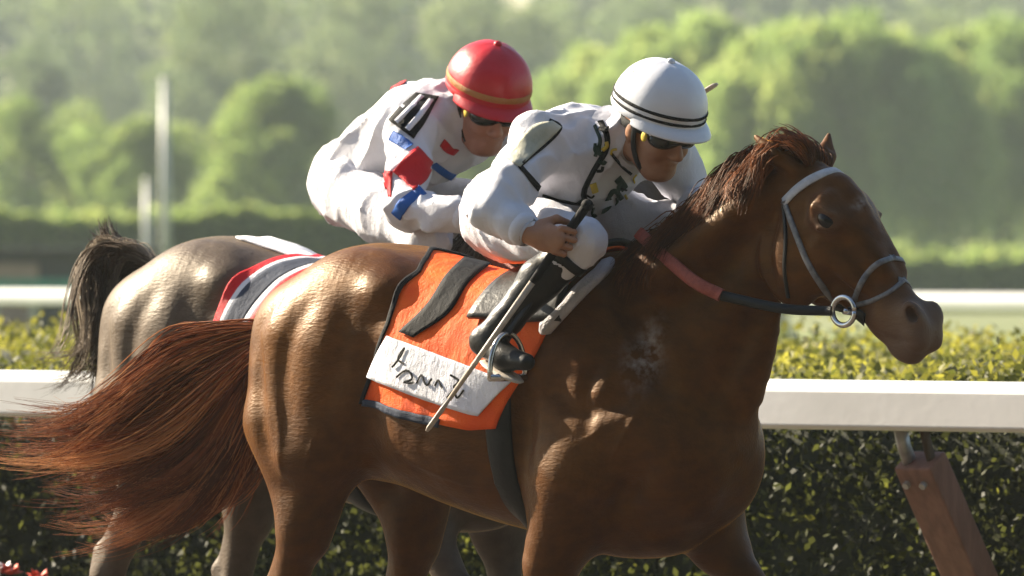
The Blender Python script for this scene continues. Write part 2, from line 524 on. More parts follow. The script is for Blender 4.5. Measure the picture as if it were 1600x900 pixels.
    def folds(self, amp, scale, d, ratio=0.22, band=0.035, seed=0.0):
        """long soft cloth folds running along direction d"""
        idx = np.argwhere(np.abs(self.F) < band)
        P = self.lo + idx * self.h
        d = np.asarray(d, np.float32); d = d / np.linalg.norm(d)
        Q = P + (P @ d)[:, None] * d[None, :] * (ratio - 1)
        w = vnoise(P + 3 + seed, scale * 0.35)
        n = vnoise(Q + w[:, None] * 0.02 + seed, scale)
        rd = (1 - np.abs(n)) ** 3.5
        m = 0.35 + 0.65 * np.clip(0.5 + vnoise(P + 11 + seed, scale * 0.3), 0, 1)
        self.F[tuple(idx.T)] -= (amp * m * (rd - 0.3)).astype(np.float32)
    def cut(self, point, normal):
        """remove everything on the positive side of a plane"""
        n = np.asarray(normal, float); n = n / np.linalg.norm(n)
        d = sum((self.ax[i].reshape([-1 if j == i else 1 for j in range(3)]) - point[i]) * n[i] for i in range(3))
        self.F = np.maximum(self.F, d.astype(np.float32))
    def sample(self, P):
        q = (np.asarray(P) - self.lo) / self.h
        q = np.clip(q, 0, np.array(self.F.shape) - 1.001)
        i = q.astype(int); f = q - i
        F = self.F; x, y, z = i.T; fx, fy, fz = f.T
        c = lambda a, b, d: F[x + a, y + b, z + d]
        return (((c(0,0,0)*(1-fx)+c(1,0,0)*fx)*(1-fy)+(c(0,1,0)*(1-fx)+c(1,1,0)*fx)*fy)*(1-fz)
                + ((c(0,0,1)*(1-fx)+c(1,0,1)*fx)*(1-fy)+(c(0,1,1)*(1-fx)+c(1,1,1)*fx)*fy)*fz)
    def normal(self, P):
        P = np.asarray(P, float); e = self.h * 1.5
        N = np.stack([self.sample(P + d) - self.sample(P - d) for d in np.eye(3) * e], 1)
        return N / (np.linalg.norm(N, axis=1)[:, None] + 1e-9)
    def hit(self, O, D, near, far, level=0.0):
        """first crossing of the surface along rays; nan where none"""
        O = np.atleast_2d(O); D = np.atleast_2d(D)
        n = int((far - near) / (self.h * 0.8))
        ts = np.linspace(near, far, n)
        res = np.full(len(O), np.nan)
        prev = None
        lo, hi = self.lo, self.lo + self.h * (np.array(self.F.shape) - 1)
        for t in ts:
            P = O + D * t
            v = self.sample(P) - level
            v = np.where(np.any((P < lo) | (P > hi), axis=1), 0.5, v)
            if prev is not None:
                c = np.isnan(res) & (v < 0) & (prev >= 0)
                res[c] = t - (ts[1] - ts[0]) * (-v[c]) / (prev[c] - v[c] + 1e-9)
            prev = v
        return O + D * res[:, None]
    def mesh(self, relax=1):
        F, h = self.F, self.h
        S = F < 0
        c = np.zeros([n - 1 for n in F.shape], np.uint8)
        for a in (0, 1):
            for b in (0, 1):
                for d in (0, 1):
                    c += S[a:a + c.shape[0], b:b + c.shape[1], d:d + c.shape[2]]
        act = (c > 0) & (c < 8)
        idx = np.argwhere(act)
        acc = np.zeros((len(idx), 3)); cnt = np.zeros(len(idx))
        cor = [(a, b, d) for a in (0, 1) for b in (0, 1) for d in (0, 1)]
        for p in cor:
            for ax in range(3):
                if p[ax]: continue
                q = list(p); q[ax] = 1
                fa = F[tuple((idx + p).T)]; fb = F[tuple((idx + q).T)]
                m = (fa < 0) != (fb < 0)
                t = np.where(m, fa / (fa - fb + 1e-12), 0)
                pos = np.array(p, float)[None, :] + np.zeros((len(idx), 1)); pos[:, ax] += t
                acc[m] += pos[m]; cnt += m
        V = self.lo + h * (idx + acc / cnt[:, None])
        ids = np.full(act.shape, -1, np.int32); ids[act] = np.arange(len(idx))
        faces = []
        for ax in range(3):
            o = [i for i in range(3) if i != ax]
            s0 = [slice(None)] * 3; s1 = [slice(None)] * 3
            s0[ax] = slice(0, -1); s1[ax] = slice(1, None)
            A, B = S[tuple(s0)], S[tuple(s1)]
            e = np.argwhere(A != B)
            e = e[(e[:, o[0]] > 0) & (e[:, o[1]] > 0) & (e[:, o[0]] < F.shape[o[0]] - 1) & (e[:, o[1]] < F.shape[o[1]] - 1)]
            def cell(da, db):
                q = e.copy(); q[:, o[0]] += da; q[:, o[1]] += db
                return ids[tuple(q.T)]
            quad = np.stack([cell(-1, -1), cell(0, -1), cell(0, 0), cell(-1, 0)], 1)
            flip = A[tuple(e.T)] if ax != 1 else ~A[tuple(e.T)]
            quad[~flip] = quad[~flip][:, ::-1]
            faces.append(quad)
        Fc = np.vstack(faces)
        Fc = Fc[(Fc >= 0).all(1)]
        for _ in range(relax):
            s = np.zeros_like(V); n = np.zeros(len(V))
            for i in range(4):
                a, b = Fc[:, i], Fc[:, (i + 1) % 4]
                for j in range(3):
                    s[:, j] += np.bincount(a, V[b, j], len(V))
                n += np.bincount(a, minlength=len(V))
            V = 0.5 * V + 0.5 * s / np.maximum(n, 1)[:, None]
        return V, Fc

def rotm(yaw=0, pitch=0, roll=0):
    """yaw about z (left +), pitch (nose down +) about y, roll about x"""
    return np.array(Matrix.Rotation(yaw, 3, 'Z') @ Matrix.Rotation(pitch, 3, 'Y') @ Matrix.Rotation(roll, 3, 'X'))


# ------------------------------------------------------------------ the setting
def sheet(name, pts, z, mat):
    V = [(p[0], p[1], z) for p in pts]
    o = mesh_obj(name, V, [tuple(range(len(V)))], mat, smooth=False)
    return tag(o, kind='structure')

def along(s, n, z=0.0):
    """world point at s metres along the track and n metres towards the infield from the first horse"""
    p = Vector((0, 25, 0)) + TDIR * s + NDIR * n
    return Vector((p.x, p.y, z))

RAIL_N = 3.5 * CA                     # near rail, metres to the infield of the first horse
sheet('ground', [(-2500, -300), (2500, -300), (2500, 3500), (-2500, 3500)], -0.012, M_GROUND)
sheet('dirt_track', [along(-120, -14), along(60, -14), along(60, RAIL_N + 0.25), along(-120, RAIL_N + 0.25)], -0.004, M_DIRT)
sheet('turf_course', [along(-120, RAIL_N + 0.25), along(60, RAIL_N + 0.25), along(60, 110), along(-120, 110)], 0.0, M_TURF)

def track_matrix(s, n, z=0.0):
    p = along(s, n, z)
    return Matrix.Translation(p) @ Matrix.Rotation(-YAW, 4, 'Z')

def rail(label, n_off, s0, s1, ztop, height, depth, post_s, brown, name='running_rail', crown=0.24):
    root = empty(name, track_matrix(0, n_off, 0))
    tag(root, label, 'rail')
    # rounded box section: crown on top, face towards the track, turned lip below
    prof = []
    zb = ztop - height
    for k in range(11):
        an = math.pi * k / 10
        prof.append((-math.cos(an) * depth / 2, ztop - height * crown + math.sin(an) * height * crown))
    prof += [(depth / 2, zb + 0.012), (depth / 2 - 0.012, zb), (-depth / 2 + 0.012, zb), (-depth / 2, zb + 0.012)]
    # one length of rail between joints, with a hair gap at each joint
    joints = [s0] + [j for j in post_s[1::2] if s0 + 0.5 < j < s1 - 0.5] + [s1]
    for a, b in zip(joints[:-1], joints[1:]):
        V = [(x, y, z) for x in np.linspace(a + 0.0009, b - 0.0009, 2) for (y, z) in prof]
        k = len(prof)
        F = [(i, (i + 1) % k, k + (i + 1) % k, k + i) for i in range(k)] + [tuple(range(k))[::-1], tuple(range(k, 2 * k))]
        o = mesh_obj('rail_length', V, F, M_RAILW, root)
        o.data.polygons.foreach_set('use_smooth', np.zeros(len(o.data.polygons), bool))
        bv = o.modifiers.new('bevel', 'BEVEL'); bv.width = 0.004; bv.segments = 2; bv.limit_method = 'ANGLE'
    for s in post_s:
        # the post leans away from the track, so that the rail overhangs it
        w = 0.066
        zt = zb - 0.085
        lean = 0.70
        d = Vector((0, lean, -1)).normalized()
        top = Vector((s, 0.05, zt)); L = (zt + 0.25) / -d.z
        bot = top + d * L
        V = []
        for c in (top, bot):
            for dx, dn in ((-w, -0.045), (w, -0.045), (w, 0.045), (-w, 0.045)):
                V.append(c + Vector((dx, 0.82 * dn, 0.57 * dn)))
        F = [(0, 1, 2, 3)[::-1], (4, 5, 6, 7), (0, 1, 5, 4), (1, 2, 6, 5), (2, 3, 7, 6), (3, 0, 4, 7)]
        o = mesh_obj('post', V, F, M_POST if brown else M_GALV, root, smooth=False)
        bv = o.modifiers.new('bevel', 'BEVEL'); bv.width = 0.006; bv.segments = 2
        # steel bracket between rail and post
        Vb, Fb = tube_data([(s - 0.035, 0.0, zb + 0.02), (s - 0.035, 0.025, zb - 0.05), (s - 0.035, 0.075, zt - 0.05)], 0.026, 10, 0.6)
        mesh_obj('bracket', Vb, Fb, M_GALV, root)
        for bx_ in (-0.03, 0.03):
            pb = top + d * 0.06 + Vector((bx_, -0.05, -0.02))
            Vb, Fb = tube_data([pb, pb + Vector((0, -0.012, -0.008))], 0.011, 6)
            mesh_obj('bolt', Vb, Fb, M_GALV, root, smooth=False)
        Vb, Fb = tube_data([(s + 0.035, 0.02, zb + 0.02), (s + 0.035, 0.045, zb - 0.05), (s + 0.035, 0.085, zt - 0.05)], 0.018, 10, 0.6)
        mesh_obj('bracket', Vb, Fb, M_BARK, root)
    return root

def rail_s(px, n):
    """track position of a picture column on the line n"""
    # solve (X - px_ray) on the line
    k = (px - 800) / FPX
    b = along(0, n)
    return (k * b.y - b.x) / (CA + k * SA)

RAIL_TOP = CAM_Z - (597 - HORIZON) / FPX * along(rail_s(1600, RAIL_N), RAIL_N).y
sp = rail_s(1420, RAIL_N)
rail('white running rail with rounded top on leaning brown posts close behind the horses', RAIL_N, -26, 14, RAIL_TOP, 0.143, 0.15,
     [sp + 4.2 * k for k in range(-6, 4)], True)
FAR_N = (82 - 25) * CA
far_top = CAM_Z - (455 - HORIZON) / FPX * 82
rail('thin white rail across the far side of the turf course', FAR_N, -75, 75, far_top, 0.135, 0.13,
     [rail_s(480, FAR_N) + 5.2 * k for k in range(-9, 10)], False, crown=0.62)

# ---- foliage
def leaf_quads(P, size, aspect=2.0, flat=None, seed=0, droop=0.0):
    """leaf-sized diamond faces at points P, random turns"""
    r = np.random.default_rng(seed)
    n = len(P)
    A = r.normal(size=(n, 3))
    if droop: A[:, 2] = -np.abs(A[:, 2]) * droop - droop
    A /= np.linalg.norm(A, axis=1)[:, None]
    B = r.normal(size=(n, 3)); B -= A * (A * B).sum(1)[:, None]; B /= np.linalg.norm(B, axis=1)[:, None]
    s = size * r.uniform(0.6, 1.35, n)[:, None]
    V = np.stack([P - A * s * 0.5, P + B * s / aspect * 0.5 - A * s * 0.05, P + A * s * 0.5, P - B * s / aspect * 0.5 - A * s * 0.05], 1)
    return V.reshape(-1, 3), np.arange(4 * n).reshape(n, 4)

def hedge(name, label, matrix, x0, x1, y0, y1, height, n_front, n_top, size, mat, cat='hedge', seed=3, bump=0.08):
    r = np.random.default_rng(seed)
    root = empty(name, matrix)
    tag(root, label, cat)
    # bumpy core
    nx, ny = int((x1 - x0) / 0.18), max(4, int((y1 - y0) / 0.3))
    nx = min(nx, 240)
    X = np.linspace(x0, x1, nx)
    prof = [(y0 + 0.06, 0.0), (y0 + 0.05, height * 0.35), (y0 + 0.07, height * 0.7), (y0 + 0.10, height - 0.12), (y0 + 0.22, height - 0.05)]
    prof += [(y, height - 0.05) for y in np.linspace(y0 + 0.5, y1 - 0.25, ny)] + [(y1 - 0.08, height - 0.12), (y1 - 0.05, 0.0)]
    k = len(prof)
    V = np.array([(x, y, z) for x in X for (y, z) in prof])
    dz = vnoise(V, 1.6) * bump + vnoise(V, 5) * bump * 0.5
    V[:, 2] += dz * (V[:, 2] > 0.1); V[:, 1] += vnoise(V + 31, 3) * 0.05
    F = np.array([(i * k + s, (i + 1) * k + s, (i + 1) * k + s + 1, i * k + s + 1) for i in range(nx - 1) for s in range(k - 1)])
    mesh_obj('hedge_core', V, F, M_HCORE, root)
    # leaves: front face and top
    Pf = np.stack([r.uniform(x0, x1, n_front), y0 + 0.05 - np.abs(r.normal(0, 0.05, n_front)) + 0.02, r.uniform(0.02, 1, n_front) * height], 1)
    Pf[:, 1] += vnoise(Pf + 3, 2.5) * 0.07
    Pt = np.stack([r.uniform(x0, x1, n_top), y0 + (y1 - y0) * r.uniform(0, 1, n_top) ** 1.5, np.full(n_top, height)], 1)
    Pt[:, 2] += vnoise(Pt, 1.6) * bump + vnoise(Pt, 5) * bump * 0.5 + r.normal(0, 0.03, n_top)
    for nm, P, a in (('hedge_face_leaves', Pf, -0.17), ('hedge_top_leaves', Pt, 0.25)):  # shade and sun put into the tint: face leaves darker, top leaves lighter
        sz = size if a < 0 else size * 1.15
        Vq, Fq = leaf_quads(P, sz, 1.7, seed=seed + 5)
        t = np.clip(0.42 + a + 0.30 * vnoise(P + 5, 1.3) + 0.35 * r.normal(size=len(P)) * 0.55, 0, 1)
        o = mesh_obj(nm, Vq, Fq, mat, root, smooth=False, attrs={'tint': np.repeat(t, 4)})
        o['kind'] = 'stuff'
    return root

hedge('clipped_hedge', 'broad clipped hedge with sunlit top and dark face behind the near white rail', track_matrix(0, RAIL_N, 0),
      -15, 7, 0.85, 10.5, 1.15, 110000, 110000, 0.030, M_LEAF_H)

def skeleton(base, height, r0, tops, seed):
    """tapered trunk with limbs that run out to the given crown points"""
    r = np.random.default_rng(seed)
    V, F = [], []
    def put(P, rad, sides):
        v, f = tube_data(P, rad, sides)
        o = len(V); V.extend(v); F.extend(tuple(i + o for i in q) for q in f)
    fork = np.array((r.normal(0, 0.1), r.normal(0, 0.1), height * 0.34))
    put(smooth_path([(0, 0, -0.2), (r.normal(0, 0.06), r.normal(0, 0.06), height * 0.17), fork], 8), np.linspace(r0 * 1.25, r0 * 0.7, 8), 9)
    for t in tops:
        mid = fork + (np.asarray(t) - fork) * 0.5 + np.array((0, 0, height * 0.06)) + r.normal(0, height * 0.02, 3)
        put(smooth_path([fork * 0.98, mid, t], 7), np.linspace(r0 * 0.5, r0 * 0.06, 7), 6)
    return V, F

def round_tree(name, label, px, Y, width_px, top_py, mat, n=26000, leaf=0.15, seed=1, group=None, lobes=26, fill=1.0, lowest=0.12):
    r = np.random.default_rng(seed)
    sc = Y / FPX
    W = width_px * sc; H = CAM_Z - (top_py - HORIZON) * sc
    root = empty(name, Matrix.Translation(((px - 800) * sc, Y, 0)))
    tag(root, label, 'tree', group)
    # crown: a few dozen uneven leafy lobes spread over a broad dome
    C = []; Rl = []
    for i in range(lobes):
        a = r.uniform(0, 2 * math.pi); u = r.uniform(0.0, 1.0) ** 0.6
        z = r.uniform(lowest, 0.90)
        env = (1 - max(0, (z - 0.35) / 0.65) ** 2.2) ** 0.5 * (0.78 + 0.22 * min(1, z / 0.3))
        rad = W * 0.5 * u * env * 0.80
        C.append((rad * math.cos(a), rad * math.sin(a) * 0.9, z * H)); Rl.append(W * r.uniform(0.11, 0.20))
    C.append((r.normal(0, W * 0.05), 0, H - W * 0.11)); Rl.append(W * 0.11)
    C = np.array(C); Rl = np.array(Rl); Rl = np.minimum(Rl, (H * 1.0 - C[:, 2]).clip(0.3))
    V, F = skeleton(None, H, W * 0.035, C[r.choice(len(C), 9, replace=False)], seed)
    mesh_obj('trunk', V, F, M_BARK, root)
    k = r.choice(len(C), n, p=Rl ** 2 / (Rl ** 2).sum())
    D = r.normal(size=(n, 3)); D /= np.linalg.norm(D, axis=1)[:, None]
    q = 1 - np.abs(r.normal(0, 0.16, n)) * fill
    P = C[k] + D * (Rl[k] * q)[:, None] * np.array((1, 1, 0.82))
    P += np.stack([vnoise(P + 10 * j, 1.6) for j in range(3)], 1) * 0.3
    keep = (vnoise(P + 50, 1.1) > -0.62) & (P[:, 2] > 0.15)
    P = P[keep]; kk = k[keep]
    t = np.clip(0.5 + 0.28 * r.normal(size=len(C))[kk] * 0.8 + 0.22 * r.normal(size=len(P)) + 0.15 * vnoise(P, 0.7), 0, 1)
    Vq, Fq = leaf_quads(P, leaf, 1.6, seed=seed)
    mesh_obj('crown', Vq, Fq, mat, root, smooth=False, attrs={'tint': np.repeat(t, 4)})
    return root

def willow(name, label, px, Y, width_px, top_py, mat, strands=2600, per=20, seed=1, group=None):
    r = np.random.default_rng(seed)
    sc = Y / FPX
    W = width_px * sc; H = CAM_Z - (top_py - HORIZON) * sc
    root = empty(name, Matrix.Translation(((px - 800) * sc, Y, 0)))
    tag(root, label, 'tree', group)
    # limbs end in domes; long strands hang from each dome
    C = []; Rl = []
    for i in range(64):
        a = r.uniform(0, 2 * math.pi); u = r.uniform(0, 1) ** 0.55
        rad = W * 0.42 * u
        C.append((rad * math.cos(a), rad * math.sin(a), H * (1 - 0.26 * u ** 1.9) - W * 0.07 * r.uniform(0.9, 1.5) + (0 if i % 4 else -H * 0.12)))
        Rl.append(W * r.uniform(0.055, 0.095))
    C = np.array(C); Rl = np.array(Rl)
    V, F = skeleton(None, H, W * 0.04, C[r.choice(len(C), 12, replace=False)], seed)
    mesh_obj('trunk', V, F, M_BARK, root)
    k = r.integers(0, len(C), strands)
    a = r.uniform(0, 2 * math.pi, strands); u = r.uniform(0, 1, strands) ** 0.5
    S = C[k] + np.stack([np.cos(a) * u, np.sin(a) * u, 0.9 * np.sqrt(1 - u ** 2 * 0.97)], 1) * Rl[k][:, None]
    L = np.minimum(r.uniform(0.25, 1.0, strands) * H * 0.62, S[:, 2] - 0.25)
    f = (np.arange(per) + 0.5) / per
    P = np.repeat(S[:, None, :], per, 1)
    sway = r.normal(0, 0.35, (strands, 2)) + np.stack([np.cos(a), np.sin(a)], 1) * 0.35 * u[:, None]
    P[:, :, 2] -= f[None, :] * L[:, None]
    P[:, :, :2] += sway[:, None, :] * (f[None, :, None] ** 0.6)
    P += r.normal(0, 0.07, P.shape)
    tint = np.clip(0.5 + 0.24 * r.normal(size=len(C))[k] + 0.13 * r.normal(size=strands), 0, 1)
    tint = np.repeat(tint[:, None], per, 1) + r.normal(0, 0.12, (strands, per)) + 0.12 * (0.5 - f[None, :])
    Vq, Fq = leaf_quads(P.reshape(-1, 3), 0.27, 2.6, seed=seed, droop=1.2)
    mesh_obj('crown', Vq, Fq, mat, root, smooth=False, attrs={'tint': np.repeat(np.clip(tint, 0, 1).ravel(), 4)})
    return root

WG = 'willows beyond the far rail'
willow('willow_tree', 'big drooping willow right above the chestnut horse head', 1300, 285, 520, 2, M_LEAF_W, 4600, 20, 5, WG)
willow('willow_tree', 'drooping willow cut by the right edge of the picture', 1575, 300, 460, 16, M_LEAF_W, 3400, 20, 8, WG)
willow('willow_tree', 'drooping willow right behind the white helmet and whip tip', 1085, 295, 380, 14, M_LEAF_W, 3200, 20, 13, WG)
willow('willow_tree', 'paler shorter willow between the red and white helmets', 925, 305, 280, 62, M_LEAF_W, 2400, 18, 9, WG)
RG = 'round trees beyond the far rail'
round_tree('round_tree', 'broad round green tree left of the red helmet', 430, 270, 330, 118, M_LEAF_R, 34000, 0.16, 21, RG)
round_tree('round_tree', 'smaller light green tree behind the tall pale pole', 215, 275, 270, 178, M_LEAF_R, 24000, 0.16, 22, RG)
round_tree('round_tree', 'flat topped pale green tree at the left edge', 45, 300, 300, 145, M_LEAF_R, 24000, 0.16, 23, RG)
round_tree('round_tree', 'low green tree between the two jockeys', 760, 290, 300, 150, M_LEAF_R, 20000, 0.16, 24, RG)
FG = 'hazy trees in the distance'
for px, Y, w, tp, sd, lab in ((345, 430, 330, -40, 31, 'tall hazy pale tree standing behind the round tree'),
                              (60, 440, 230, 62, 32, 'hazy grey green tree low in the top left corner'),
                              (560, 470, 320, -60, 33, 'dim hazy tree left above the red helmet'),
                              (800, 460, 330, -30, 34, 'dim hazy tree between the red and the white helmet'),
                              (1010, 480, 300, -25, 35, 'hazy tree top rising behind the pale yellow willow'),
                              (150, 520, 280, -90, 36, 'faint bluish tree highest in the top left corner'),
                              (1480, 460, 360, -5, 37, 'hazy tree behind the top of the right hand willows')):
    round_tree('hazy_tree', lab, px, Y, w, tp, M_LEAF_F, 15000, 0.27, sd, FG, lobes=30)

# distant wood that closes the view
r = np.random.default_rng(77)
n = 130000
P = np.stack([r.uniform(-240, 240, n), 620 + r.uniform(0, 26, n), r.uniform(0, 1, n)], 1)
topz = 20 + 3.0 * vnoise(np.stack([P[:, 0], P[:, 0] * 0, P[:, 0] * 0], 1), 0.12) + 1.5 * vnoise(np.stack([P[:, 0], P[:, 0] * 0, P[:, 0] * 0], 1), 0.5)
P[:, 2] = topz * P[:, 2] ** 0.7
Vq, Fq = leaf_quads(P, 1.25, 1.5, seed=4)
tag(mesh_obj('distant_wood', Vq, Fq, M_LEAF_F, smooth=False, attrs={'tint': np.repeat(np.clip(0.5 + 0.3 * vnoise(P, 0.2) + 0.15 * r.normal(size=n), 0, 1), 4)}),
    'faint wooded skyline closing the view behind all the trees', 'wood', kind='stuff')

# far hedge row, shed, barrier and poles
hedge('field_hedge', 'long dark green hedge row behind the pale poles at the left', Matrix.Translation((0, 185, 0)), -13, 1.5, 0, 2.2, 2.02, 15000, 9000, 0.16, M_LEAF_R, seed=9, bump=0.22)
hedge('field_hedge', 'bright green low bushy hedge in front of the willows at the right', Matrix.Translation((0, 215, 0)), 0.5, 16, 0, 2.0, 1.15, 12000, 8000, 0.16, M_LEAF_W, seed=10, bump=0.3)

Yw = 130.0
sc = Yw / FPX
root = empty('field_shed', Matrix.Translation(((-60 - 800) * sc, Yw, 0)))
tag(root, 'long low dark shed with a tan panel above the far rail at the left', 'shed')
zt = CAM_Z - (388 - HORIZON) * sc
box('wall', (-4, 0, -0.1), (300 * sc, 2.4, zt - 0.06), M_SHED, root)
box('roof', (-4.1, -0.15, zt - 0.06), (300 * sc + 0.08, 2.55, zt), M_SHED, root, bevel=0.02)
zp = CAM_Z - (412 - HORIZON) * sc
box('tan_panel', (-2.0, -0.05, 0.0), (120 * sc, -0.004, zp), M_SHEDB, root, bevel=0.01)
for k in range(14):
    box('batten', (-3.8 + k * 0.45, -0.03, 0.0), (-3.74 + k * 0.45, -0.004, zt - 0.07), M_SHED, root)
Yb = 112.0
sb = Yb / FPX
root = empty('teal_barrier', Matrix.Translation(((-100 - 800) * sb, Yb, 0)))
tag(root, 'teal green board barrier low behind the far white rail', 'barrier')
zb = CAM_Z - (436 - HORIZON) * sb
for k in range(4):
    box('board', (k * 0.46, 0, zb - 0.2), (k * 0.46 + 0.45, 0.05, zb), M_TEAL, root, bevel=0.01)
    box('foot', (k * 0.46 + 0.18, 0.0, 0.0), (k * 0.46 + 0.26, 0.05, zb - 0.202), M_GALV, root)

def pole(label, px, top_py, Y, w_px):
    sc = Y / FPX
    root = empty('pale_pole', Matrix.Translation(((px - 800) * sc, Y, 0)))
    tag(root, label, 'pole', 'pale poles beyond the turf course')
    H = CAM_Z - (top_py - HORIZON) * sc; w = w_px * sc / 2
    tube('shaft', [(0, 0, 0), (0, 0, H * 0.5), (0, 0, H)], [w * 1.1, w, w * 0.8], M_POLE, root, 12)
    tube('cap', [(0, 0, H), (0, 0, H + 0.04), (0, 0, H + 0.07)], [w * 1.0, w * 1.0, w * 0.3], M_GALV, root, 12)
    tube('base_collar', [(0, 0, 0), (0, 0, 0.25)], [w * 1.8, w * 1.7], M_GALV, root, 12)
pole('tall pale pole standing left of the round tree', 258, 128, 170, 15)
pole('short pale pole beside the taller one', 230, 285, 170, 13)

# red and white flowers at the foot of the near rail, bottom left corner
def flower(px, py, mat, label, seed):
    fr = Frame(0, 25)
    ly = RAIL_N - 0.55
    p = fr.pix(px, py, ly)
    w = fr.M @ Vector(p)
    root = empty('bedding_flower', Matrix.Translation((w.x, w.y, 0)))
    tag(root, label, 'flower', 'bedding flowers along the foot of the rail')
    H = w.z
    tube('stem', smooth_path([(0.03, 0, 0), (-0.02, 0.01, H * 0.5), (0, 0, H)], 8), 0.006, M_LEAF_H, root, 6)
    r = np.random.default_rng(seed)
    for k in range(10):
        a = k * 2.4; e = 0.2 + 0.09 * k
        d = np.array((math.cos(a) * math.cos(e), math.sin(a) * math.cos(e), math.sin(e)))
        s = np.cross(d, (0, 0, 1)); s /= np.linalg.norm(s) + 1e-6
        L = 0.045
        c = np.array((0, 0, H - 0.02))
        V = [c, c + d * L * 0.6 + s * 0.016, c + d * L, c + d * L * 0.6 - s * 0.016, c + d * L * 0.6 + np.array((0, 0, 0.008))]
        mesh_obj('petal', V, [(0, 1, 4), (1, 2, 4), (2, 3, 4), (3, 0, 4)], mat, root)
    for k in range(4):
        a = k * 1.7; z = H * (0.25 + 0.15 * k)
        d = np.array((math.cos(a), math.sin(a), 0.4)); s = np.array((-math.sin(a), math.cos(a), 0))
        V = [(0, 0, z), d * 0.09 + s * 0.03 + (0, 0, z), d * 0.17 + (0, 0, z), d * 0.09 - s * 0.03 + (0, 0, z)]
        mesh_obj('leaf', V, [(0, 1, 2, 3)], M_LEAF_H, root)
flower(3, 884, M_WHFL, 'white bedding flower in the bottom left corner', 1)
flower(15, 888, M_REDFL, 'red bedding flower beside the white one in the corner', 2)
flower(60, 897, M_REDFL, 'single red bedding flower right of the corner pair', 3)

# grandstand added unseen behind the photographer, to block sky light on the near flanks
M_CONC = simple('shade_stand_concrete', (0.10, 0.098, 0.095), (0.17, 0.165, 0.16), 0.6, 0.9, 0.3, 6)
M_STEELW = simple('shade_stand_steel', (0.06, 0.07, 0.075), (0.10, 0.11, 0.115), 1.5, 0.6, 0.1)
M_SEAT = simple('shade_stand_seats', (0.03, 0.045, 0.04), (0.06, 0.08, 0.07), 2.0, 0.6, 0.1)
root = empty('shade_stand', Matrix.Translation((0, -14, 0)))
tag(root, 'tall covered grandstand with dark tiers, added unseen behind the viewer to block sky light', 'shade_stand')
for k in range(14):
    y = -k * 1.9
    box('shade_tier', (-75, y - 1.9, 0.0), (75, y - 0.004, 1.0 + k * 1.05), M_CONC, root)
    box('shade_seat_row', (-74, y - 1.5, 1.004 + k * 1.05), (74, y - 0.9, 1.45 + k * 1.05), M_SEAT, root)
box('shade_back_wall', (-75, -29.5, 0), (75, -26.7, 27.0), M_STEELW, root)
box('roof', (-78, -30, 27.01), (78, 3.0, 28.2), M_STEELW, root)  # roof of the added unseen stand, blocks sky light
box('shade_front_wall', (-75, 0.3, 0), (75, 0.6, 1.3), M_CONC, root)
for k in range(9):
    x = -72 + k * 18
    tube('shade_column', [(x, 2.0, 0), (x, 2.0, 27.0)], 0.35, M_STEELW, root, 12)
    box('shade_roof_truss', (x - 0.2, -26, 25.8), (x + 0.2, 2.8, 27.0), M_STEELW, root)

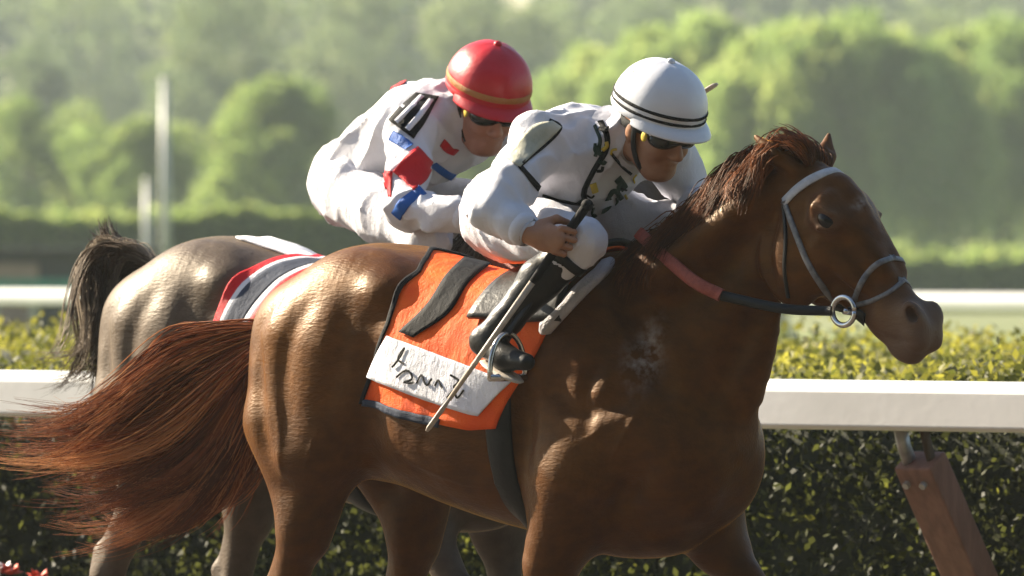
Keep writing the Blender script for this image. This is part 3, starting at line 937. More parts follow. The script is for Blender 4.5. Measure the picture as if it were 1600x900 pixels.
# ------------------------------------------------------------------ horses
EYE = [0.1]
def horse_sdf(h, legs):
    S = Sdf((-1.05, -0.46, -0.03), (1.62, 0.46, 2.0), h)
    S.trunk([(-0.83, 1.34, 1.22, 0.05), (-0.79, 1.415, 1.12, 0.12), (-0.70, 1.495, 1.02, 0.19), (-0.60, 1.55, 0.99, 0.23),
             (-0.46, 1.592, 0.97, 0.262), (-0.32, 1.575, 0.95, 0.265), (-0.16, 1.535, 0.905, 0.285), (0.0, 1.505, 0.865, 0.29),
             (0.15, 1.515, 0.835, 0.275), (0.28, 1.555, 0.80, 0.24), (0.40, 1.56, 0.78, 0.208), (0.54, 1.50, 0.79, 0.18),
             (0.63, 1.40, 0.84, 0.15), (0.70, 1.29, 0.94, 0.11), (0.74, 1.20, 1.05, 0.05)])
    # neck and head
    S.loft([(0.46, 1.20), (0.62, 1.345), (0.77, 1.545), (0.895, 1.70)], [0.315, 0.258, 0.162, 0.115], [0.155, 0.108, 0.074, 0.068], 0.06)
    S.loft([(0.93, 1.735), (1.018, 1.642), (1.118, 1.545), (1.21, 1.455), (1.29, 1.388), (1.335, 1.352)],
           [0.098, 0.152, 0.122, 0.085, 0.074, 0.058], [0.074, 0.094, 0.076, 0.055, 0.051, 0.043], 0.03, 18)
    hr = rotm(0, R(44))
    for s in (-1, 1):
        # head: cheek, orbit, facial crest, nostril, lips, ear
        S.ell((0.985, s * 0.058, 1.545), (0.122, 0.044, 0.112), 0.022, hr)
        S.ell((1.095, s * 0.082, 1.668), (0.058, 0.026, 0.036), 0.035, hr)
        S.cone((1.08, s * 0.076, 1.585), (1.19, s * 0.052, 1.475), 0.016, 0.010, 0.025)
        S.cone((1.10, s * 0.058, 1.70), (1.25, s * 0.030, 1.52), 0.016, 0.018, 0.03)
        S.ell((1.340, s * 0.033, 1.400), (0.044, 0.020, 0.034), 0.03, hr)
        S.ell((1.350, s * 0.030, 1.352), (0.034, 0.026, 0.030), 0.02, hr)
        # jugular groove, crest of the neck, shoulder and chest
        S.cone((0.60, s * 0.10, 1.52), (0.86, s * 0.062, 1.70), 0.05, 0.04, 0.06)
        S.ell((0.42, s * 0.135, 1.28), (0.125, 0.085, 0.27), 0.06, rotm(0, R(-32)))
        S.ell((0.37, s * 0.185, 1.08), (0.185, 0.072, 0.145), 0.05, rotm(0, R(-20)))
        S.ell((0.585, s * 0.120, 1.09), (0.11, 0.080, 0.125), 0.07)
        S.ell((0.655, s * 0.070, 1.03), (0.10, 0.075, 0.13), 0.09)
        # quarters: point of hip, gluteal, hamstrings, stifle
        S.ell((-0.27, s * 0.20, 1.455), (0.06, 0.05, 0.05), 0.06)
        S.ell((-0.46, s * 0.130, 1.385), (0.25, 0.130, 0.165), 0.06, rotm(0, R(-24)))
        S.cone((-0.665, s * 0.100, 1.36), (-0.655, s * 0.150, 1.12), 0.100, 0.100, 0.08)
        S.cone((-0.56, s * 0.145, 1.33), (-0.55, s * 0.185, 1.04), 0.12, 0.095, 0.08)
        S.cone((-0.41, s * 0.15, 1.30), (-0.455, s * 0.18, 1.06), 0.13, 0.080, 0.08)
        # ribs, faint
        for q in range(5):
            x = -0.02 - q * 0.065
            S.cone((x + 0.05, s * 0.302, 1.33), (x - 0.05, s * 0.318, 1.06), 0.006, 0.006, 0.05, sub=True)
    # groove between the haunches, jaw channel, lower lip
    S.cone((-0.885, 0, 1.36), (-0.80, 0, 1.0), 0.02, 0.03, 0.05, sub=True)
    S.ell((1.295, 0, 1.318), (0.045, 0.034, 0.026), 0.02, rotm(0, R(25)))
    # ears laid back
    for a, b in (((0.985, -0.055, 1.775), (0.865, -0.068, 1.862)), ((0.985, 0.055, 1.775), (0.955, 0.118, 1.868))):
        a, b = np.array(a), np.array(b)
        S.chain([a, a + (b - a) * 0.45, b], [0.022, 0.026, 0.007], 0.015)
        m = a + (b - a) * 0.5
        S.ell(m + np.array((0.024, 0, 0.018)), (0.012, 0.012, 0.012), 0.02, sub=True)
    # dock
    S.chain([(-0.75, 0, 1.43), (-0.85, 0, 1.39)], [0.05, 0.035], 0.05)
    def ysurf(x, z, sg):
        P = S.hit(np.array([[x, sg * 0.44, z]]), np.array([[0, -sg, 0]]), 0.0, 0.43)[0]
        return abs(P[1]) if not np.isnan(P[1]) else None
    def crease(pts, depth, width):
        for sg in (-1, 1):
            Q = [(x, ysurf(x, z, sg), z) for x, z in smooth_path([(a_, b_, 0) for a_, b_ in pts], 8)[:, :2]]
            S.emboss([(x, sg * y, z) for x, y, z in Q if y], depth, width)
    # muscle divisions
    crease([(0.42, 1.52), (0.56, 1.36), (0.66, 1.18)], 0.026, 0.032)
    crease([(0.21, 1.38), (0.25, 1.18), (0.27, 0.98)], 0.022, 0.032)
    crease([(0.58, 1.20), (0.44, 1.165), (0.31, 1.23)], 0.018, 0.026)
    crease([(0.64, 1.04), (0.52, 0.95), (0.44, 0.90)], 0.020, 0.030)
    crease([(-0.27, 1.36), (-0.25, 1.16), (-0.34, 1.0)], 0.020, 0.055)
    crease([(0.90, 1.49), (0.80, 1.32), (0.71, 1.16)], 0.028, 0.032)
    crease([(0.87, 1.64), (0.74, 1.48), (0.58, 1.40)], 0.016, 0.036)
    crease([(0.945, 1.70), (0.918, 1.58), (0.945, 1.46)], 0.022, 0.022)
    crease([(0.48, 1.30), (0.44, 1.22), (0.46, 1.10)], 0.012, 0.024)
    crease([(-0.665, 1.36), (-0.645, 1.18), (-0.60, 0.98)], 0.014, 0.026)
    crease([(-0.46, 1.46), (-0.545, 1.28), (-0.53, 1.08)], 0.012, 0.034)
    crease([(-0.34, 1.46), (-0.36, 1.28), (-0.42, 1.12)], 0.010, 0.040)
    crease([(-0.58, 1.46), (-0.66, 1.38), (-0.71, 1.28)], 0.006, 0.030)
    # veins raised by the effort
    for v in ([(0.26, 0.99), (0.10, 0.97), (-0.06, 1.0), (-0.18, 1.05)], [(0.62, 1.22), (0.56, 1.10), (0.50, 1.02)], [(-0.42, 1.12), (-0.47, 1.02), (-0.52, 0.92)],
              [(1.06, 1.55), (1.13, 1.53), (1.18, 1.46)], [(0.50, 1.12), (0.42, 1.06), (0.38, 0.98)], [(-0.58, 1.20), (-0.56, 1.08), (-0.57, 0.98)]):
        crease(v, -0.0045, 0.009)
    # head: jaw edge, sunken cheek, mouth, flared nostril, eye socket under its brow
    crease([(1.03, 1.45), (1.10, 1.425), (1.19, 1.375)], 0.015, 0.018)
    crease([(1.11, 1.50), (1.17, 1.455), (1.23, 1.42)], 0.015, 0.024)
    crease([(1.06, 1.735), (1.05, 1.70), (1.035, 1.665)], 0.015, 0.022)
    crease([(1.215, 1.366), (1.29, 1.348), (1.375, 1.345)], 0.008, 0.007)
    crease([(1.10, 1.60), (1.17, 1.53), (1.23, 1.46)], -0.009, 0.013)
    for sg in (-1, 1):
        y = ysurf(1.350, 1.415, sg) or 0.05
        S.ell((1.350, sg * (y - 0.006), 1.415), (0.034, 0.016, 0.024), 0.012, rotm(0, R(60)))
        S.ell((1.354, sg * (y + 0.006), 1.413), (0.023, 0.030, 0.0125), 0.004, rotm(0, R(60)), sub=True)
        y = ysurf(1.11, 1.652, sg) or 0.1
        EYE[0] = y
        S.ell((1.112, sg * (y + 0.004), 1.650), (0.034, 0.012, 0.020), 0.008, hr, sub=True)
        S.cone((1.080, sg * (y - 0.002), 1.683), (1.138, sg * (y - 0.008), 1.664), 0.009, 0.006, 0.010)
        S.cone((1.092, sg * (y - 0.006), 1.628), (1.138, sg * (y - 0.010), 1.632), 0.006, 0.005, 0.010)
    # legs
    for kind, P in legs:
        P = np.array(P, float)
        if kind == 'hind':        # stifle, hock, fetlock, coronet, toe
            st, hk, fl, co, toe = P
            S.cone(st + (0.0, 0, 0.10), st + (hk - st) * 0.45 + (-0.015, 0, 0), 0.088, 0.060, 0.05)
            S.cone(st + (hk - st) * 0.35 + (-0.035, 0, 0.03), hk + (hk - st) * 0.0, 0.064, 0.038, 0.04)
            S.cone((-0.655, math.copysign(0.150, st[1]), 1.12), st + (hk - st) * 0.40 + (-0.05, 0, 0.02), 0.098, 0.055, 0.05)
            hb = hk + (hk - fl) / np.linalg.norm(hk - fl) * 0.07 + np.array((-0.035, 0, 0.0))
            S.cone(st + (hk - st) * 0.5 + (-0.05, 0, 0.0), hb, 0.030, 0.020, 0.03)
            S.ell(hk, (0.050, 0.038, 0.058), 0.03); S.cone(hb, hk + (-0.02, 0, -0.06), 0.024, 0.020, 0.03)
        else:                     # elbow, knee, fetlock, coronet, toe
            st, hk, fl, co, toe = P
            S.cone(st + (0.04, 0, 0.06), st + (hk - st) * 0.45, 0.120, 0.075, 0.06)
            S.cone(st + (hk - st) * 0.35, hk, 0.066, 0.038, 0.03)
            S.ell(hk, (0.044, 0.040, 0.052), 0.02)
        S.chain([hk, hk + (fl - hk) * 0.5, fl], [0.034, 0.027, 0.031], 0.02)
        off = np.cross(fl - hk, (0, 1, 0)); off /= np.linalg.norm(off)
        S.cone(hk + (fl - hk) * 0.12 - off * -0.018, fl - off * -0.012, 0.015, 0.015, 0.015)
        S.ell(fl, (0.034, 0.032, 0.036), 0.015)
        S.chain([fl, co], [0.028, 0.032], 0.015)
        S.cone(co, toe, 0.042, 0.052, 0.012)
    S.F[:, :, :] = S.F
    return S

LEGS1 = [('hind', [(-0.46, -0.165, 1.00), (-0.66, -0.16, 0.60), (-0.60, -0.155, 0.22), (-0.555, -0.155, 0.10), (-0.53, -0.155, 0.05)]),
         ('hind', [(-0.40, 0.165, 0.98), (-0.50, 0.15, 0.58), (-0.36, 0.145, 0.22), (-0.31, 0.145, 0.10), (-0.285, 0.145, 0.05)]),
         ('fore', [(0.33, -0.165, 0.93), (0.20, -0.16, 0.58), (0.02, -0.16, 0.33), (-0.07, -0.16, 0.37), (-0.10, -0.16, 0.42)]),
         ('fore', [(0.44, 0.165, 0.93), (0.72, 0.16, 0.66), (0.86, 0.155, 0.34), (0.93, 0.155, 0.26), (0.97, 0.155, 0.21)])]
LEGS2 = [('hind', [(-0.44, -0.165, 1.00), (-0.74, -0.16, 0.64), (-0.86, -0.155, 0.28), (-0.93, -0.155, 0.20), (-0.97, -0.155, 0.15)]),
         ('hind', [(-0.40, 0.165, 0.98), (-0.54, 0.15, 0.58), (-0.46, 0.145, 0.22), (-0.42, 0.145, 0.10), (-0.395, 0.145, 0.05)]),
         ('fore', [(0.34, -0.165, 0.93), (0.56, -0.16, 0.62), (0.66, -0.16, 0.26), (0.72, -0.16, 0.13), (0.75, -0.16, 0.05)]),
         ('fore', [(0.40, 0.165, 0.93), (0.46, 0.16, 0.58), (0.28, 0.155, 0.36), (0.20, 0.155, 0.40), (0.17, 0.155, 0.45)])]

def strands(name, guides, n, parent, mat, rad, seg=14, jitter=0.02, tip=0.05, seed=5, spread=0.0, short=0.55, wave=0.0, per=22, lockw=0.012):
    """fine tapered hairs gathered into locks between neighbouring guide curves"""
    r = np.random.default_rng(seed)
    G = np.stack([smooth_path(g, seg) for g in guides])
    t = np.linspace(0, 1, seg)
    nl = max(2, n // per); n = nl * per
    u = np.sort(r.uniform(0, len(G) - 1, nl)); i = np.minimum(u.astype(int), len(G) - 2); f = (u - i)[:, None, None]
    P = G[i] * (1 - f) + G[i + 1] * f
    L = r.uniform(short, 1.0, nl)
    x = t[None, :] * L[:, None] * (seg - 1); k = np.minimum(x.astype(int), seg - 2); w_ = (x - k)[:, :, None]
    ii = np.arange(nl)[:, None]
    P = P[ii, k] * (1 - w_) + P[ii, k + 1] * w_
    T1 = t[None, :, None]
    P = P + r.normal(0, jitter, (nl, 1, 3)) * np.minimum(1, T1 * 5 + 0.3) + r.normal(0, tip, (nl, 1, 3)) * T1 ** 1.5
    P[:, :, 1] += r.normal(0, spread, (nl, 1)) * t[None, :]
    if wave:
        P = P + wave * r.normal(0, 1, (nl, 1, 3)) * np.sin(t[None, :] * r.uniform(4, 9, (nl, 1)) + r.uniform(0, 6, (nl, 1)))[:, :, None] * T1
    # hairs of each lock: fullest in the middle, drawn together at the tip
    P = np.repeat(P, per, 0)
    o = r.normal(0, lockw, (n, 1, 3)); wd = (0.45 + 1.1 * np.sin(np.pi * np.minimum(1, T1 * 0.9))) * (1 - 0.55 * T1)
    P = P + o * wd + r.normal(0, lockw * 0.9, (n, 1, 3)) * T1 ** 3
    e = r.uniform(0.75, 1.0, n)
    x = t[None, :] * e[:, None] * (seg - 1); k = np.minimum(x.astype(int), seg - 2); w_ = (x - k)[:, :, None]
    ii = np.arange(n)[:, None]
    P = P[ii, k] * (1 - w_) + P[ii, k + 1] * w_
    D = np.gradient(P, axis=1); D /= np.linalg.norm(D, axis=2)[:, :, None] + 1e-9
    s = np.cross(D, (0.1, 0.95, 0.2)); s /= np.linalg.norm(s, axis=2)[:, :, None] + 1e-9
    w = np.cross(D, s)
    rr = rad * r.uniform(0.6, 1.3, (n, 1)) * (1 - 0.85 * t[None, :] ** 1.6)
    ang = np.array([0, 2.094, 4.189])
    V = P[:, :, None, :] + rr[:, :, None, None] * (np.cos(ang)[None, None, :, None] * s[:, :, None, :] + np.sin(ang)[None, None, :, None] * w[:, :, None, :])
    tri = np.array([(q * 3 + a, q * 3 + (a + 1) % 3, (q + 1) * 3 + (a + 1) % 3, (q + 1) * 3 + a) for q in range(seg - 1) for a in range(3)])
    F = (tri[None] + (np.arange(n) * seg * 3)[:, None, None]).reshape(-1, 4)
    tint = np.clip(np.repeat(0.45 + 0.38 * r.normal(size=nl), per) + r.normal(0, 0.10, n), 0, 1)
    return mesh_obj(name, V.reshape(-1, 3), F, mat, parent, attrs={'tint': np.repeat(tint, seg * 3)})

def sphere_data(c, r, n=14, m=10, rot=None):
    V = [];
    for i in range(m + 1):
        e = math.pi * i / m
        for j in range(n):
            a = 2 * math.pi * j / n
            V.append((r[0] * math.sin(e) * math.cos(a), r[1] * math.sin(e) * math.sin(a), r[2] * math.cos(e)))
    V = np.array(V)
    if rot is not None: V = V @ np.asarray(rot).T
    V = V + np.asarray(c)
    F = np.array([(i * n + j, (i + 1) * n + j, (i + 1) * n + (j + 1) % n, i * n + (j + 1) % n) for i in range(m) for j in range(n)])
    return V, F

def build_horse(fr, label, S, coat, mane_m, tail_m, tail_guides, mane_side, seed, star, tail_n=3200, tail_w=0.015):
    root = empty('racehorse', fr.M)
    tag(root, label, 'horse', 'racehorses galloping side by side')
    V, F = S.mesh(1)
    hx = (V[:, 0] - 1.10) * 0.72 + (1.535 - V[:, 2]) * 0.69          # along the head
    muz = np.clip((hx - 0.12) / 0.16, 0, 1) * (V[:, 0] > 1.05)
    for sy_ in (-1, 1):
        muz = muz + 0.9 * np.exp(-(((V - np.array((1.11, sy_ * 0.09, 1.652))) / np.array((0.042, 0.05, 0.034))) ** 2).sum(1))
    low = np.clip((0.62 - V[:, 2]) / 0.25, 0, 1) * 0.55
    foam = np.zeros(len(V))
    for c, rr in star:
        foam += np.exp(-(((V - np.array(c)) / np.array(rr)) ** 2).sum(1))
    mesh_obj('body', V, F, coat, root, attrs={'muzzle': np.clip(muz * 0.75 + low, 0, 1), 'foam': np.clip(foam * 1.2, 0, 1)})
    for s in (-1, 1):
        Ve, Fe = sphere_data((1.112, s * (EYE[0] - 0.016), 1.650), (0.031, 0.020, 0.021), 18, 14, rotm(0, R(44)))
        mesh_obj('eye', Ve, Fe, M_EYE, root)
    # mane: hair standing from the crest, blown back and falling to one side
    r = np.random.default_rng(seed)
    crest = smooth_path([(0.49, 0, 1.60), (0.57, 0, 1.635), (0.66, 0, 1.70), (0.76, 0, 1.775), (0.86, 0, 1.83), (0.93, 0, 1.835)], 60)
    top = S.hit(crest + (-0.12, 0, 0.14), np.tile((0.65, 0, -0.76), (60, 1)), 0, 0.6)
    ok = ~np.isnan(top[:, 0]); top = top[ok]
    g = []
    for p in top[::3]:
        q = [p + (0.010, 0, -0.012), p + np.array((-0.012, 0.010 * mane_side, 0.022))]
        for dx, dz, lift in ((-0.026, -0.010, 0.030), (-0.040, -0.060, 0.026), (-0.046, -0.125, 0.016)):
            k = r.uniform(0.85, 1.15)
            hx_, hz_ = p[0] + dx * k, p[2] + dz * k
            hit_ = S.hit(np.array([[hx_, mane_side * 0.40, hz_]]), np.array([[0, -mane_side, 0]]), 0, 0.40)[0]
            y_ = abs(hit_[1]) if not np.isnan(hit_[1]) else 0.02
            q.append(np.array((hx_, mane_side * (y_ + lift), hz_)))
        g.append(q)
    strands('mane', g, 12000, root, mane_m, 0.0021, 9, 0.009, 0.012, seed, short=0.65, per=18, lockw=0.010)
    # forelock blown back between the ears
    g = [[(1.005, y, 1.785), (0.988, y * 1.3, 1.822), (0.955, y * 1.6, 1.842), (0.910, y * 1.9, 1.850), (0.865, y * 2.2, 1.838)] for y in (-0.03, -0.01, 0.012, 0.03)]
    strands('forelock', g, 420, root, mane_m, 0.0028, 9, 0.008, 0.018, seed + 1, short=0.5, per=20, lockw=0.008)
    strands('tail', tail_guides, tail_n, root, tail_m, 0.0022, 18, 0.012, 0.045, seed + 2, spread=0.05, short=0.66, wave=0.030, per=26, lockw=tail_w)
    return root

def hooves(root, legs):
    for kind, P in legs:
        co, toe = np.array(P[3]), np.array(P[4])
        d = (toe - co) / np.linalg.norm(toe - co)
        V, F = tube_data([co + d * 0.005, co + (toe - co) * 0.6, toe + d * 0.035], [0.046, 0.054, 0.060], 12)
        V = np.array(V); V[:, 2] = np.maximum(V[:, 2], 0.002)
        mesh_obj('hoof', V, F, M_HOOF, root)

S1 = horse_sdf(0.0060, LEGS1)
def pg(fr, seq):
    return [fr.pix(x, y, ly) for x, y, ly in seq]
TAIL1 = [pg(H1, [(428, 512, 0.0), (350, 520, -0.02), (275, 535, -0.05), (215, 590, -0.08), (150, 645, -0.10), (60, 658, -0.10), (-25, 664, -0.10)]),
         pg(H1, [(428, 516, 0.0), (350, 558, -0.02), (262, 625, -0.04), (170, 660, -0.05), (70, 682, -0.06), (-35, 700, -0.06)]),
         pg(H1, [(427, 520, 0.0), (358, 600, 0.0), (280, 672, -0.01), (200, 706, -0.02), (110, 718, -0.03), (-5, 712, -0.03)]),
         pg(H1, [(426, 524, 0.0), (374, 630, 0.02), (312, 710, 0.02), (232, 756, 0.02), (130, 768, 0.02), (35, 735, 0.02)]),
         pg(H1, [(426, 528, 0.0), (392, 645, 0.03), (342, 738, 0.04), (272, 800, 0.05), (180, 832, 0.06), (85, 822, 0.06)]),
         pg(H1, [(426, 532, 0.0), (404, 650, 0.04), (380, 735, 0.06), (335, 788, 0.08), (275, 805, 0.10)])]
horse1 = build_horse(H1, 'bright chestnut racehorse leading the race with tail streaming behind', S1, M_COAT1, M_MANE1, M_TAIL1, TAIL1, -1.0, 51,
                     [((0.575, -0.20, 1.31), (0.032, 0.2, 0.07)), ((1.165, -0.02, 1.70), (0.012, 0.035, 0.020))])
hooves(horse1, LEGS1)
S2 = horse_sdf(0.0090, LEGS2)
TAIL2 = [pg(H2, [(240, 408, 0.0), (185, 385, 0.0), (155, 395, -0.02), (148, 450, -0.03), (155, 520, -0.03), (125, 570, -0.03), (85, 585, -0.03)]),
         pg(H2, [(240, 412, 0.0), (195, 392, 0.0), (165, 410, -0.02), (160, 470, -0.02), (165, 540, -0.02), (150, 585, -0.02), (115, 605, -0.02)]),
         pg(H2, [(240, 416, 0.0), (205, 402, 0.0), (180, 430, 0.0), (172, 490, 0.0), (178, 560, 0.0), (175, 610, 0.0), (160, 640, 0.0)]),
         pg(H2, [(240, 418, 0.0), (210, 410, 0.0), (195, 445, 0.02), (185, 500, 0.02), (185, 560, 0.02), (180, 610, 0.02), (170, 650, 0.02)])]
horse2 = build_horse(H2, 'dark brown racehorse on the rail side half a length behind', S2, M_COAT2, M_TAIL2, M_TAIL2, TAIL2, -1.0, 61, [], 1900, 0.009)
hooves(horse2, LEGS2)
strands('dock_tuft', [pg(H2, [(190, 400, 0.0), (165, 385, 0.0), (152, 365, 0.0), (147, 345, 0.0)]), pg(H2, [(215, 402, 0.0), (180, 390, 0.0), (165, 375, 0.0), (160, 360, 0.0)])],
        160, horse2, M_TAIL2, 0.0035, 8, 0.012, 0.03, 71)

# ---- tack
def cast(S, fr, pts, n=None, lift=0.0):
    """lay a line drawn in the picture onto a sculpted surface: points and normals in the local frame"""
    pts = smooth_path([(p[0], p[1], 0) for p in pts], n or len(pts))[:, :2]
    O, D = zip(*[fr.ray(x, y) for x, y in pts])
    O, D = np.array(O), np.array(D)
    P = S.hit(O, D, 22.5 / fr.s, 29.5 / fr.s)
    ok = ~np.isnan(P[:, 0])
    P = P[ok]
    if len(P) > 2:                      # keep the longest unbroken run
        st = np.linalg.norm(np.diff(P, axis=0), axis=1)
        br = [0] + [i + 1 for i in np.where(st > max(0.04, 4 * np.median(st)))[0]] + [len(P)]
        a, b = max(zip(br[:-1], br[1:]), key=lambda q: q[1] - q[0])
        P = P[a:b]
    N = S.normal(P)
    return P + N * lift, N

def cast_patch(name, S, fr, quad, nu, nv, lift, mat, parent, thick=0.004):
    """a sewn-on patch: a four-sided picture outline (or two edge lines) laid on the surface"""
    A, B = [smooth_path([(p[0], p[1], 0) for p in e], nu) for e in quad]
    O, D = [], []
    for v in np.linspace(0, 1, nv):
        for a, b in zip(A, B):
            q = a * (1 - v) + b * v
            o, d = fr.ray(q[0], q[1]); O.append(o); D.append(d)
    P = S.hit(np.array(O), np.array(D), 22.5 / fr.s, 29.5 / fr.s)
    N = S.normal(np.nan_to_num(P))
    P = P + N * lift
    ok = ~np.isnan(P[:, 0])
    F = []
    for j in range(nv - 1):
        for i in range(nu - 1):
            f = (j * nu + i, j * nu + i + 1, (j + 1) * nu + i + 1, (j + 1) * nu + i)
            if all(ok[k] for k in f):
                q = P[list(f)]
                if max(np.linalg.norm(q[0] - q[2]), np.linalg.norm(q[1] - q[3])) < 0.10:
                    F.append(f)
    par = {}
    def find(k):
        while par.setdefault(k, k) != k: k = par[k]
        return k
    for f in F:
        for k in f[1:]: par[find(k)] = find(f[0])
    if F:
        cnt = {}
        for f in F: cnt[find(f[0])] = cnt.get(find(f[0]), 0) + 1
        big = max(cnt, key=cnt.get); F = [f for f in F if find(f[0]) == big]
    used = sorted({k for f in F for k in f}); mp = {k: i for i, k in enumerate(used)}
    o = mesh_obj(name, P[used], [tuple(mp[k] for k in f) for f in F], mat, parent)
    if thick:
        m = o.modifiers.new('cloth', 'SOLIDIFY'); m.thickness = thick; m.offset = 0
    return o

def wrap(S, xs, th, lift, wr=0.0):
    """points on the barrel at length xs and angle th from straight up, near side negative"""
    O = np.stack([xs, np.zeros_like(xs), np.full_like(xs, 1.24)], 1)
    D = np.stack([np.zeros_like(xs), np.sin(th), np.cos(th)], 1)
    # start outside and come inwards
    P = S.hit(O + D * 0.55, -D, 0.0, 0.54)
    P = P + D * lift
    if wr:
        P = P + D * (wr * vnoise(P, 9) + wr * 0.6 * vnoise(P + 3, 22))[:, None]
    return P

def wrap_cloth(name, S, u0, u1, v0, v1, lx, thf, lift, mat, parent, nu=24, nv=46, thick=0.005, wr=0.004):
    U, Vv = np.meshgrid(np.linspace(u0, u1, nu), np.linspace(v0, v1, nv))
    U, Vv = U.ravel(), Vv.ravel()
    P = wrap(S, lx(U, np.abs(Vv)), thf(U, Vv), lift, wr)
    F = [(j * nu + i, j * nu + i + 1, (j + 1) * nu + i + 1, (j + 1) * nu + i) for j in range(nv - 1) for i in range(nu - 1)]
    o = mesh_obj(name, P, F, mat, parent)
    m = o.modifiers.new('cloth', 'SOLIDIFY'); m.thickness = thick; m.offset = 0
    return o

def anchored(name, fr, p):
    return empty(name, fr.M)

# orange saddle cloth
def lx1(u, v):
    a = np.interp(v, [0, 0.12, 0.28, 0.6, 1.0], [-0.27, -0.225, -0.185, -0.195, -0.285]); b = np.interp(v, [0, 0.3, 0.6, 1.0], [0.36, 0.36, 0.29, 0.18])
    return a + u * (b - a)
th1 = lambda u, v: v * np.radians(104 + 10 * np.minimum(1, u * 1.2))
cl = empty('saddle_cloth', H1.M)
tag(cl, 'orange saddle cloth with a black stripe and white panel on the chestnut horse', 'saddle cloth')
wrap_cloth('cloth', S1, 0, 1, -1, 1, lx1, th1, 0.010, M_ORANGE, cl, 34, 70, 0.006, 0.005)
wrap_cloth('rear_binding', S1, -0.018, 0.006, -1, 1, lx1, th1, 0.015, M_BLACK, cl, 4, 70, 0.005, 0.005)
wrap_cloth('bottom_binding', S1, 0, 0.62, -1.01, -0.975, lx1, th1, 0.015, M_NAVY, cl, 34, 4, 0.005, 0.004)
wrap_cloth('bottom_binding', S1, 0, 1, 0.965, 1.01, lx1, th1, 0.015, M_NAVY, cl, 34, 4, 0.005, 0.004)
cast_patch('black_stripe', S1, H1, ([(728, 408), (698, 440), (672, 482), (630, 522)], [(770, 418), (735, 450), (706, 495), (652, 530)]), 22, 6, 0.019, M_BLACK, cl)
cast_patch('white_panel', S1, H1, ([(612, 527), (690, 556), (770, 586), (800, 597)], [(580, 589), (655, 620), (730, 645), (752, 650)]), 26, 12, 0.019, M_PANEL, cl)
# hand-lettered name on the white panel
for q in ([(622, 575), (634, 558), (640, 545), (630, 562), (640, 570)], [(628, 590), (645, 580), (652, 592), (640, 598), (655, 598)],
          [(660, 600), (668, 588), (674, 602), (682, 592)], [(712, 588), (724, 596), (716, 606), (728, 600)], [(706, 622), (716, 612), (722, 622), (732, 610)],
          [(688, 604), (694, 596), (700, 608)]):
    P, N = cast(S1, H1, q, 14, 0.0225)
    ribbon('lettering', P, N, 0.006, 0.0012, M_BLACK, cl)

# saddle with pad, girth, leathers and irons
sad = empty('race_saddle', H1.M)
tag(sad, 'small black racing saddle with grey pad under the white capped jockey', 'saddle')
lxs = lambda u, v: 0.10 + u * (0.26 - 0.02 * v) + 0.06 * v * (u - 0.6)
ths = lambda u, v: v * R(58)
wrap_cloth('saddle_flap', S1, 0, 1, -1, 1, lxs, ths, 0.028, M_LEATHER, sad, 16, 36, 0.012, 0.002)
for s in (-1, 1):
    P = cast(S1, H1, [(958, 410), (905, 462), (850, 520)], 16, 0.012)[0] * np.array((1, -s, 1))
    n_ = len(P)
    tube('pad_roll', P, np.concatenate([[0.012], np.linspace(0.024, 0.029, n_ - 2), [0.012]]), M_GREYPAD, sad, 12, 0.7)
    P = wrap(S1, np.linspace(0.18, 0.19, 26), s * np.linspace(R(100), R(178), 26), 0.004)
    N = S1.normal(P)
    ribbon('girth', P, N, 0.075, 0.006, M_LEATHER, sad)

# bridle: straps laid on the head, mirrored to the far side
def mirror(P, N, s):
    m = np.array((1, s, 1)); return P * m, N * m

